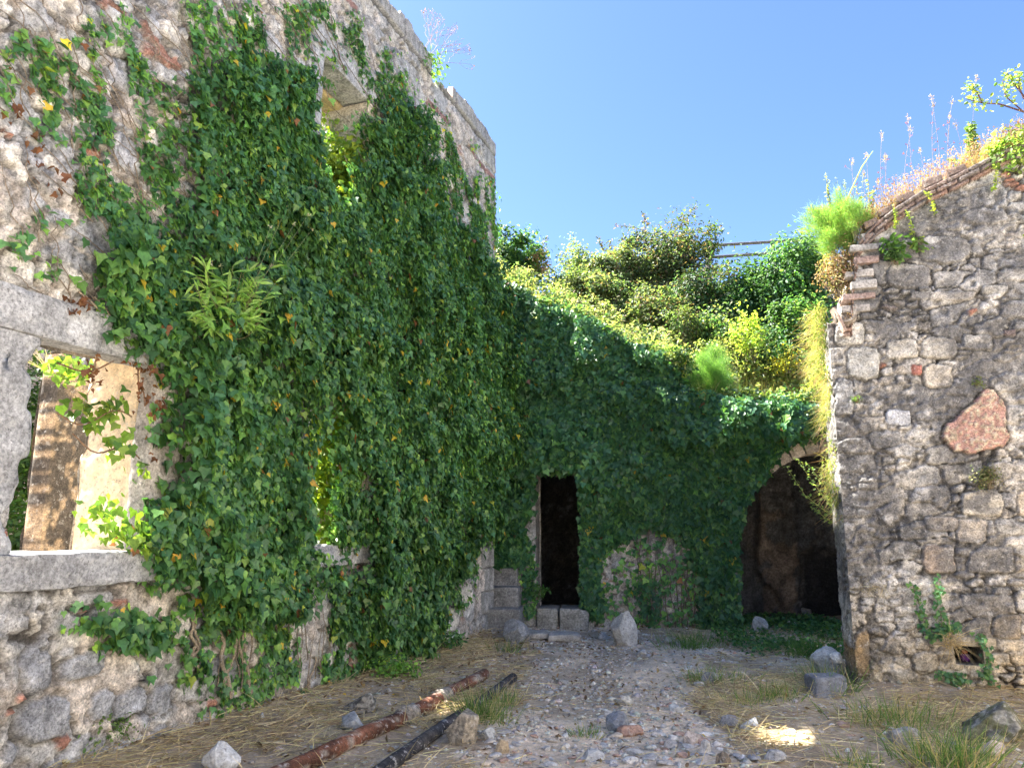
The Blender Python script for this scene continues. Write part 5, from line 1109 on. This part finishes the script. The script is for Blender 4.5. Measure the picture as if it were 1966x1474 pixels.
# orange dry weeds along the top
def rtopw(px, off=0.): u_ = rpl(px, 400)[0]; return u_
N = 9000; u = rng.uniform(.15, 4.1, N); h = -rng.uniform(.0, .7, N); dens = ss(.3, .55, fbm(u * 2, h * 2, 0 * u, 3, 801)) * .7 + .3; k = rng.random(N) < dens; u, h = u[k], h[k]; n = len(u)
zt_ = np.interp(u, tru[:, 0], tru[:, 1]); L_ = rng.uniform(.06, .34, n) * (.5 + .9 * fbm(u * 1.5, h, 0 * u, 2, 803)) * ss(0, .8, u).clip(.5, 1)
p = rwp(u, zt_ + .02, h); dd = np.stack([rng.normal(-.1, .45, n), rng.normal(-.2, .45, n), np.ones(n)], -1); mb = MB()
oc = pick([(.46, .28, .16), (.38, .22, .13), (.52, .37, .22), (.34, .30, .15), (.48, .41, .26)], n)
blades(mb, p, dd, L_, rng.uniform(.002, .005, n), oc, K=4, droop=L_ * .2)
tips = p + nrm(dd) * L_[:, None] * .95 - C(0, 0, 1) * (L_ * .18)[:, None]
t3 = np.repeat(tips, 3, 0) + rng.normal(0, .02, (3 * n, 3)); leaves(mb, t3, rng.normal(0, 1, (3 * n, 3)), rng.normal(0, 1, (3 * n, 3)), .022 * rng.uniform(.5, 1.3, 3 * n), pick([(.38, .20, .13), (.48, .33, .19), (.32, .18, .12), (.54, .42, .26)], 3 * n), 'oval')
tag(mb.build('dry_weeds', M['dry']), 'orange brown dried weeds growing along the sloping top of the right wall', 'weeds', kind='stuff')
# tall grass heads against the sky
ORD = 'first second third fourth fifth sixth seventh eighth ninth tenth eleventh twelfth thirteenth fourteenth fifteenth sixteenth seventeenth eighteenth'.split()
for i, (px, py0, py1) in enumerate(sorted([(1720, 400, 305), (1740, 392, 250), (1758, 385, 230), (1785, 370, 290), (1797, 362, 205), (1808, 360, 188), (1835, 345, 225), (1850, 340, 240), (1690, 420, 300), (1700, 418, 262), (1664, 440, 335), (1735, 395, 345), (1822, 350, 196), (1872, 320, 150), (1660, 440, 300), (1642, 450, 312), (1675, 430, 350), (1768, 378, 320)])):
    y = 8.0; a = ppx(px, py0 + 12, y); b = ppx(px + random.uniform(-22, 14), py1, y - .05); t = np.linspace(0, 1, 10)[:, None]; P_ = a + (b - a) * t + C(.05, 0, 0) * np.sin(t * 3) * random.uniform(-1, 1)
    mb = MB(); tubes(mb, P_[None], np.linspace(.0035, .0018, 10)[None], (.46, .38, .28), 3); nh = 26
    q = P_[-1] + rng.normal(0, 1, (nh, 3)) * [.010, .010, .022]; leaves(mb, q, rng.normal(0, 1, (nh, 3)), C(0, 0, 1) + rng.normal(0, .6, (nh, 3)), .028, pick([(.52, .40, .26), (.38, .26, .18), (.60, .50, .36)], nh), 'lance')
    if i % 3 == 0:
        for j in range(7):
            c0 = P_[4 + j % 5]; c1 = c0 + np.array([random.uniform(-.09, .09), 0, random.uniform(.03, .09)]); tubes(mb, np.stack([c0, c1])[None], [[.0018, .0012]], (.42, .34, .26), 3); leaves(mb, c1 + rng.normal(0, .006, (6, 3)), rng.normal(0, 1, (6, 3)), rng.normal(0, 1, (6, 3)), .018, pick([(.30, .13, .13)], 6), 'oval')
    tag(mb.build('dry_grass_stalk', M['dry'], loc=a), f'{ORD[i]} dry seeded stalk from the left along the top of the right wall', 'grass stalk', 'dry stalks on the top of the right wall')
# leafy upright weeds
def upweed(px, py0, py1, y, n, size, cols, lab, name='leafy_weed', wid=.05, shape='oval', nst=3, stc=(.25, .28, .12), spread=.06, lean=0., mat='leaf'):
    a = ppx(px, py0, y); Hh = pr_(py0 - py1, y) * 1.0; th = thing(name, tuple(a), lab, 'plant'); mb = MB(); mbS = MB()
    for k in range(nst):
        b = a + np.array([rng.normal(lean, spread), rng.normal(0, spread * .6), Hh * rng.uniform(.7, 1.)]); t = np.linspace(0, 1, 12)[:, None]
        P_ = a + rng.normal(0, .01, 3) + (b - a) * t + C(1, 0, 0) * np.sin(t * np.pi) * rng.normal(0, .03); tubes(mbS, P_[None], np.linspace(.006, .002, 12)[None], stc, 4)
        i = rng.integers(1, 12, n // nst); m_ = len(i); leaves(mb, P_[i] + rng.normal(0, .006, (m_, 3)), C(0, -.3, .8) + rng.normal(0, .4, (m_, 3)), np.stack([rng.normal(0, 1, m_), rng.normal(0, 1, m_), rng.normal(.3, .4, m_)], -1), size * rng.uniform(.6, 1.2, m_), pick(cols, m_), shape)
    mb.build('foliage', M[mat], th); mbS.build('stem', M['leaf'], th); return th
LG = [(.20, .30, .10), (.15, .25, .08), (.28, .34, .14)]
upweed(1872, 330, 200, 7.9, 220, .07, LG, 'upright leafy weed against the sky near the top right corner', spread=.05)
upweed(1850, 200 + 130, 290, 7.9, 60, .05, LG, 'short leafy weed in the orange weeds left of the upright leafy weed')
upweed(1640, 460, 325, 8.0, 120, .035, [(.28, .30, .18), (.20, .24, .12)], 'spindly grey green weed rising beside the fennel clump', nst=4, spread=.1)
upweed(1670, 440, 340, 8.05, 130, .04, LG, 'thin weed with small leaves between fennel and edge bricks', nst=4, spread=.08)
upweed(1597, 400, 318, 8.1, 110, .03, [(.34, .36, .22), (.24, .28, .14)], 'woolly topped weed poking out of the fennel clump', nst=3, spread=.05)
# shrub branch entering from the right
th = thing('shrub', tuple(rwp(3.6, 4.7, -.3)), 'shrub with dark curved branches entering the picture at the top right', 'shrub'); mb = MB(); mbS = MB()
for pts in (((2010, 250), (1965, 215), (1930, 185), (1925, 155)), ((1965, 215), (1920, 200), (1885, 198), (1855, 190)), ((2010, 215), (1966, 185), (1945, 160), (1934, 140)), ((1966, 190), (1955, 165), (1960, 140)), ((1885, 198), (1875, 175), (1860, 165))):
    Q = np.array([ppx(a_, b_, 7.6) for a_, b_ in pts]); t = np.linspace(0, 1, 12); tt = np.linspace(0, 1, len(Q)); P_ = np.stack([np.interp(t, tt, Q[:, k]) for k in range(3)], -1)
    tubes(mbS, P_[None], np.linspace(.011, .004, 12)[None], (.12, .07, .07), 5); q = np.repeat(P_[6:], 9, 0) + rng.normal(0, .035, (54, 3)); leaves(mb, q, C(0, -.4, .7) + rng.normal(0, .6, (54, 3)), rng.normal(0, 1, (54, 3)), .05 * rng.uniform(.6, 1.3, 54), pick(LG + [(.4, .44, .1)], 54), 'oval')
mb.build('foliage', M['leaf'], th); mbS.build('branch', M['bark'], th)
weedbush('shrub', ppx(1950, 290, 7.55), (.25, .2, .26), 900, .055, [(.16, .26, .07), (.24, .34, .09), (.32, .40, .12)], 'bright green shrub at the right edge above the wall top', 'shrub', clump=26)
weedbush('wall_plant', rwp(*rpl(1715, 492), .10), (.13, .06, .13), 150, .075, [(.08, .17, .055), (.12, .22, .07)], 'small leafy plant rooted high on the face of the right wall', 'plant', clump=10)
weedbush('wall_plant', rwp(*rpl(1762, 470), .08), (.07, .04, .09), 60, .06, [(.10, .18, .06), (.18, .26, .08)], 'smaller green plant to the right of the high wall plant', 'plant', clump=6)
weedbush('wall_plant', rwp(*rpl(1895, 915), .06), (.13, .04, .12), 900, .02, [(.17, .19, .08), (.24, .22, .11), (.12, .16, .06)], 'mossy fine leaved tuft below the pink block', 'plant', clump=16, mat='dry')
weedbush('wall_plant', rwp(*rpl(1872, 733), .05), (.05, .03, .05), 160, .018, [(.15, .19, .07)], 'tiny mossy tuft above the pink block', 'plant', clump=5)
weedbush('wall_plant', rwp(*rpl(1643, 768), .05), (.05, .03, .04), 90, .02, [(.12, .20, .05)], 'tiny green tuft at the left edge of the dark stained masonry', 'plant', clump=5)
for i, (px, py, lab) in enumerate(((1788, 400, 'little yellow green shoot on the wall face below the edge bricks'), (1744, 435, 'pale green shoot on the wall face above the small leafy plants'), (1712, 425, 'stubby green shoot beside the lowest edge bricks'), (1900, 350, 'yellow flowered sprig hanging at the top right of the wall'), (1960, 440, 'thin green sprig at the right edge of the wall'))):
    u_, z_ = rpl(px, py); p = rwp(u_, z_ - .12, .08); n = 46; th = thing('sprig', tuple(p), lab, 'plant'); mb = MB(); t = np.linspace(0, 1, 10)[:, None]; P_ = p + t * C(.03 * (i - 2), -.05, .24) + C(.02, 0, 0) * np.sin(t * 4); tubes(mb, P_[None], np.full((1, 10), .003), (.3, .34, .12), 4); mb.build('stem', M['leaf'], th)
    mb = MB(); q = P_[rng.integers(0, 10, n)] + rng.normal(0, .008, (n, 3)); leaves(mb, q, C(0, -.6, .6) + rng.normal(0, .5, (n, 3)), rng.normal(0, 1, (n, 3)), .035, pick([(.34, .40, .07), (.22, .32, .07)], n), 'oval'); mb.build('foliage', M['leaf'], th)
# ivy strands around the niche
iv = thing('ivy', tuple(rwp(nu0, .6, .05)), 'thin ivy strands creeping around the low square niche', 'ivy'); mb = MB(); mbS = MB()
for pts in (((1750, 1122), (1762, 1160), (1775, 1205), (1790, 1225)), ((1800, 1112), (1800, 1150), (1805, 1195), (1800, 1215)), ((1790, 1218), (1815, 1203), (1835, 1198)), ((1875, 1215), (1890, 1240), (1895, 1275), (1880, 1290), (1905, 1305)), ((1800, 1290), (1830, 1300), (1850, 1300)), ((1830, 1310), (1835, 1330))):
    Q = np.array([rwp(*rpl(a_, b_), .07) for a_, b_ in pts]); t = np.linspace(0, 1, 16); P_ = np.stack([np.interp(t, np.linspace(0, 1, len(Q)), Q[:, k]) for k in range(3)], -1)
    tubes(mbS, P_[None], np.full((1, 16), .003), (.22, .17, .11), 4); q = np.repeat(P_, 5, 0) + rng.normal(0, .022, (80, 3)); leaves(mb, q, np.array([*RN, .4]) + rng.normal(0, .35, (80, 3)), C(0, 0, -1) + rng.normal(0, .5, (80, 3)), .042 * rng.uniform(.6, 1.3, 80), pick(G_DARK, 80))
mb.build('foliage', M['ivy'], iv); mbS.build('stem', M['bark'], iv)
n = 110; p = rwp(rng.normal(nu0 - .03, .05, n), nz1 + rng.uniform(-.02, .08, n), rng.uniform(.05, .10, n)); mb = MB(); blades(mb, p, np.array([*RN * .7, .1]) + rng.normal(0, .5, (n, 3)), rng.uniform(.1, .42, n), rng.uniform(.003, .006, n), pick([(.60, .48, .30), (.48, .36, .22)], n), K=6, droop=rng.uniform(.1, .42, n))
tag(mb.build('dry_grass_clump', M['dry'], loc=rwp(nu0, nz1, .05)), 'dry straw coloured grass hanging over the left side of the niche', 'grass')
n = 90; p = rwp(rng.uniform(.03, .35, n), 1.02 + rng.uniform(-.03, .03, n), rng.uniform(.03, .06, n)); mb = MB(); blades(mb, p, np.array([*RN * .5, -.2]) + rng.normal(0, .6, (n, 3)), rng.uniform(.06, .2, n), rng.uniform(.002, .005, n), pick([(.40, .34, .26), (.5, .43, .32)], n), K=5, droop=.08)
tag(mb.build('dry_grass_clump', M['dry'], loc=rwp(.2, 1.0, .05)), 'short dead grass in the crevice low on the right wall corner', 'grass')
# sunlit hanging plants down the left end of the right wall
def endp(d, z, o): q = RO - RN * d - RU * o; return np.concatenate([np.stack(np.broadcast_arrays(q[..., 0], q[..., 1]), -1), np.asarray(z)[..., None]], -1)
N = 9000; d = rng.uniform(0, .75, N); z = rng.uniform(1.7, 4.1, N); w_ = np.interp(z, [1.6, 2.0, 2.8, 3.3, 4.1], [.02, .05, .10, .11, .16]) * (.1 + 1.6 * fbm(z * 3.5, d * 3.5, 0 * z, 3, 820)) * (.35 + 1.1 * ss(.35, .62, fbm(z * 1.9, 0 * d, 0 * z, 2, 824)))
keep = rng.random(N) < np.interp(z, [1.7, 2.2, 3.0, 4.1], [.12, .35, .7, .9]) * ss(.3, .5, fbm(z * 4, d * 3, 0 * z, 3, 822)); d, z, w_ = d[keep], z[keep], w_[keep]; n = len(d); o_ = w_ * rng.random(n)
q = RO[None] - RN[None] * d[:, None] - RU[None] * o_[:, None]; p = np.concatenate([q, z[:, None]], 1)
hp = thing('hanging_weeds', (*(RO - RN * .3 - RU * .1), 1.7), 'sunlit yellow weeds hanging down the left end of the right wall', 'weeds'); mb = MB()
leaves(mb, p, np.array([*(-RU), .4]) + rng.normal(0, .6, (n, 3)), C(0, 0, -.8) + rng.normal(0, .6, (n, 3)), .05 * rng.uniform(.5, 1.3, n), pick([(.22, .26, .08), (.16, .22, .06), (.30, .30, .12), (.11, .17, .05)], n), 'lance'); mb.build('foliage', M['leaf'], hp)
mb = MB(); k = rng.random(n) < .45; m_ = k.sum(); blades(mb, p[k], np.array([*(-RU * .6), -.6]) + rng.normal(0, .5, (m_, 3)), rng.uniform(.08, .3, m_), rng.uniform(.002, .004, m_), pick([(.50, .42, .2), (.40, .44, .14), (.5, .33, .18)], m_), K=4, droop=.08); mb.build('stem', M['dry'], hp)
weedbush('dry_root_mat', ppx(1606, 520, 8.15), (.15, .25, .30), 2400, .03, [(.36, .22, .14), (.28, .19, .12), (.44, .35, .2), (.28, .30, .12)], 'tangled orange brown dead plants below the fennel clump', 'plant', mat='dry', clump=30)
# shrub shoots before the arch
th = thing('shrub', tuple(RO - RU * .05 - RN * .4) + (1.9,), 'leafy shoots reaching left across the dark arch', 'shrub'); mb = MB(); mbS = MB()
for pts in (((1640, 1000), (1590, 985), (1545, 950), (1510, 895)), ((1640, 1010), (1600, 975), (1560, 925), (1530, 880)), ((1640, 990), (1600, 960), (1575, 920), (1550, 890)), ((1640, 1000), (1610, 970), (1590, 960)), ((1645, 1020), (1600, 1005), (1560, 975)), ((1640, 985), (1615, 970), (1600, 930)), ((1640, 1110), (1625, 1100), (1618, 1070))):
    Q = np.array([ppx(a_, b_, 8.9) for a_, b_ in pts]); t = np.linspace(0, 1, 16); P_ = np.stack([np.interp(t, np.linspace(0, 1, len(Q)), Q[:, k]) for k in range(3)], -1)
    tubes(mbS, P_[None], np.linspace(.006, .002, 16)[None], (.30, .30, .14), 4); q = np.repeat(P_[1:], 5, 0) + rng.normal(0, .014, (75, 3)); leaves(mb, q, C(0, -.4, .8) + rng.normal(0, .5, (75, 3)), C(-.5, 0, .2) + rng.normal(0, .6, (75, 3)), np.linspace(.06, .03, 75) * rng.uniform(.7, 1.2, 75), pick([(.12, .21, .07), (.18, .27, .09), (.3, .36, .12)], 75), 'oval')
mb.build('foliage', M['leaf'], th); mbS.build('branch', M['leaf'], th)
# ------------------------------------------------------------------ plants on the left building
u_, z_ = lpx(395, 655); base = lw(u_, z_, .26); th = thing('leafy_weed', tuple(base), 'bright lance leaved weed sprouting out of the ivy on the tall building', 'plant'); mb = MB(); mbS = MB(); mbD = MB()
for k in range(46):
    tx_, ty_ = rng.uniform(370, 530), rng.uniform(500, 620); hh_ = rng.uniform(.36, .62); uu, zz_ = onplane(tx_, ty_, LO + LN * hh_, LD, LN); e = lw(uu, zz_, hh_); t = np.linspace(0, 1, 12)[:, None]
    P_ = base + (e - base) * t + rng.normal(0, .02, 3) * np.sin(t * np.pi); tubes(mbS, P_[None], np.linspace(.0035, .0015, 12)[None], (.34, .28, .16), 3); i = rng.integers(5, 12, 8)
    leaves(mb, P_[i], C(.3, -.6, .6) + rng.normal(0, .5, (8, 3)), nrm(e - base)[None] + rng.normal(0, .45, (8, 3)), .14 * rng.uniform(.6, 1.2, 8), pick([(.30, .46, .13), (.36, .52, .14), (.22, .38, .10)], 8), 'lance')
for a_, b_ in ((550, 400), (592, 412), (520, 435), (565, 430), (600, 440), (405, 505), (425, 510), (500, 510), (520, 510)):
    uu, zz_ = onplane(a_, b_, LO + LN * .4, LD, LN); e = lw(uu, zz_, .4); t = np.linspace(0, 1, 10)[:, None]; P_ = base + (e - base) * t; tubes(mbS, P_[None], np.full((1, 10), .0022), (.34, .38, .2), 3); leaves(mb, e + rng.normal(0, .006, (8, 3)), rng.normal(0, 1, (8, 3)), rng.normal(0, 1, (8, 3)), .02, pick([(.6, .56, .42)], 8), 'oval')
mb.build('foliage', M['leaf'], th); mbS.build('stem', M['dry'], th)
# dry twiggy plant on the coping
b = lw(9.1, 8.28, -.1); th = thing('twiggy_plant', tuple(b), 'dry branching twiggy plant on top of the tall building', 'plant'); mb = MB(); mbF = MB()
def twig(p, d, L, r, k):
    e = p + d * L; tubes(mb, np.stack([p, (p + e) / 2 + rng.normal(0, .012, 3), e])[None], [[r, r * .85, r * .7]], (.42, .33, .30), 3)
    if k == 0: leaves(mbF, e + rng.normal(0, .008, (2, 3)), rng.normal(0, 1, (2, 3)), rng.normal(0, 1, (2, 3)), .022, pick([(.34, .24, .22), (.25, .16, .15)], 2), 'oval'); return
    for _ in range(2 + (rng.random() < .35)): twig(e, nrm(d + rng.normal(0, .42, 3) + C(.12, 0, .05)), L * .8, r * .7, k - 1)
for _ in range(4): twig(b, nrm(C(.5, .1, .9) + rng.normal(0, .4, 3)), .26, .007, 4)
mb.build('twig', M['dry'], th); mbF.build('seed_head', M['dry'], th)
# greenery seen through the near window, inside the roofless shell
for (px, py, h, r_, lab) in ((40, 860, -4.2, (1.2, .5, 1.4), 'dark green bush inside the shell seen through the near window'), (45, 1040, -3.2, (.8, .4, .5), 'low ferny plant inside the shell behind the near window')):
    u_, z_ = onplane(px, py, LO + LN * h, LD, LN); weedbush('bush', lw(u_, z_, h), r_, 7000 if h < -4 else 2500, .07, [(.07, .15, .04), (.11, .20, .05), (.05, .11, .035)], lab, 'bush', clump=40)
u_, z_ = ipt(95, 715, -2.2); n = 16; mb = MB(); p = lw(np.full(n, u_ + .1), z_, -2.3); blades(mb, p, np.array([*(-LD * .8), .9]) + rng.normal(0, .35, (n, 3)), rng.uniform(.3, .6, n), .006, pick([(.55, .48, .3)], n), K=8, droop=.15)
tag(mb.build('dry_grass_clump', M['dry'], loc=lw(u_, z_, -2.3)), 'pale dry grass arching from the partition stub behind the near window', 'grass')
# plants at wall feet, steps and door
for (px, py, rx, ry, lab, cols, sz, n_) in ((1030, 1150, 18, 14, 'small green fern just inside the dark doorway', [(.10, .22, .06), (.07, .16, .05)], .05, 160), (1122, 1198, 12, 10, 'tiny bright plant at the right of the doorway threshold', [(.16, .32, .07)], .05, 70),
     (190, 1440, 36, 36, 'low dark weed at the foot of the near left wall', [(.09, .17, .06), (.13, .22, .07)], .03, 700), (520, 1300, 24, 34, 'fine leaved green weed in the ivy at the wall foot', [(.14, .25, .05), (.18, .30, .06)], .03, 800), (860, 1248, 34, 16, 'green weed at the wall foot left of the stone stair', G_DARK, .05, 240),
     (760, 1300, 50, 20, 'low bright ivy regrowth at the wall foot behind the rusty pipe', G_MID, .045, 420), (1240, 1205, 18, 22, 'weed climbing the ruin face above the pale pointed boulder', G_DARK, .05, 160), (1420, 1232, 40, 14, 'low greenery at the left foot of the arch', G_DARK, .05, 300), (995, 1205, 10, 26, 'green weed growing along the edge of the stone stair', G_MID, .04, 120)):
    p = gp(px, py); 
    if px in (1030,): p = ppx(px, py, 12.6)
    sc_ = p[1] / FPX; weedbush('weed', p + C(0, 0, ry * sc_), (rx * sc_, .14, ry * sc_), n_, sz, cols, lab, 'weed', clump=12, nst=6)
N = 9000; x = rng.uniform(3.0, 5.6, N); y = rng.uniform(9.6, 14.6, N); z = gz(x, y); keep = rng.random(N) < ss(.38, .58, fbm(x * 1.7, y * 1.7, 0 * x, 3, 850)) * ss(2.8, 3.6, x) ; x, y, z = x[keep], y[keep], z[keep]; n = len(x)
mb = MB(); leaves(mb, np.stack([x, y, z + rng.random(n) * .12], -1), C(0, 0, 1) + rng.normal(0, .5, (n, 3)), rng.normal(0, 1, (n, 3)), .06 * rng.uniform(.6, 1.2, n), pick(G_DARK, n), 'ivy')
tag(mb.build('ground_ivy', M['ivy']), 'dark ground ivy creeping over the floor at the mouth of the arch', 'ivy', kind='stuff')
# distinct terrace plants
for (px, py, y, rx, ry, n_, sz, cols, lab) in ((1512, 690, 13.6, 30, 26, 900, .035, [(.50, .40, .06), (.40, .38, .08), (.26, .32, .08)], 'yellow flowering bush on the terrace near the right wall'), (1440, 640, 13.6, 40, 50, 900, .06, [(.34, .42, .10), (.24, .34, .08)], 'bright yellow green sapling on the terrace below the dark brambles'),
      (1275, 690, 13.1, 26, 36, 420, .07, [(.12, .22, .06), (.22, .32, .09)], 'small leafy sapling at the ivy edge left of the fennel plume'), (1585, 730, 12.6, 26, 44, 1100, .07, [(.34, .40, .07), (.24, .32, .06)], 'brilliant yellow green weed tucked against the left end of the right wall'),
      (1190, 650, 13.4, 40, 26, 900, .06, YG, 'sunlit weed on the ivy edge above the doorway'), (1060, 580, 14., 50, 26, 1300, .06, YG, 'pale weed mound on the left part of the terrace'), (1380, 690, 13.5, 40, 46, 1300, .05, [(.30, .34, .16), (.22, .28, .10)], 'pale thistly weed behind the fennel plume'),
      (1310, 620, 14.4, 40, 40, 1500, .05, YG + BR_B, 'pale bramble shoots in the middle of the terrace')):
    vbush(px, py, rx, ry, y, .3, n_, sz, cols, lab, name='weed', cat='plant', clump=20)
for i, (px, py, rx, ry, lab) in enumerate(((975, 560, 34, 22, 'sunlit leafy clump spilling over the ivy edge right beside the tall building'), (1045, 592, 36, 20, 'leafy clump hanging over the ivy edge above the stone stair'), (1110, 615, 34, 24, 'green leafy clump on the ivy edge above the left side of the doorway'), (1165, 645, 32, 26, 'loose leafy clump on the ivy edge above the right side of the doorway'),
      (1225, 675, 36, 26, 'mixed green clump on the ivy edge halfway along the terrace'), (1300, 700, 32, 28, 'tangled clump on the ivy edge just left of the hanging fennel'), (1420, 765, 36, 22, 'yellow green clump on the ivy edge just right of the hanging fennel'), (1480, 775, 34, 22, 'leafy clump on the ivy edge above the left rim of the arch'), (1545, 770, 34, 30, 'bright leafy clump on the ivy edge above the crown of the arch'))):
    vbush(px, py, rx, ry, 12.95 - .12 * (px - 983) / 113, .28, 900, .075, YG + BR_D + [(.22, .32, .08)], lab, name='weed', cat='plant', clump=22, flat=.8)
for (px, py, y, rx, ry, n_, cols, lab) in ((1150, 560, 15.6, 50, 34, 3000, BR_B + YG, 'olive shrub filling the gap before the retaining wall'), (1090, 545, 15.8, 46, 26, 2200, YG, 'low pale shrub under the skyline gap'), (1270, 600, 15.0, 56, 36, 3000, BR_B + YG, 'mixed shrub below the big brownish heap'), (1385, 640, 14.6, 60, 40, 3600, BR_D + YG, 'green tangle in the middle right of the terrace')):
    vbush(px, py, rx, ry, y, .5, n_, .07, cols, lab, clump=36, flat=.8)
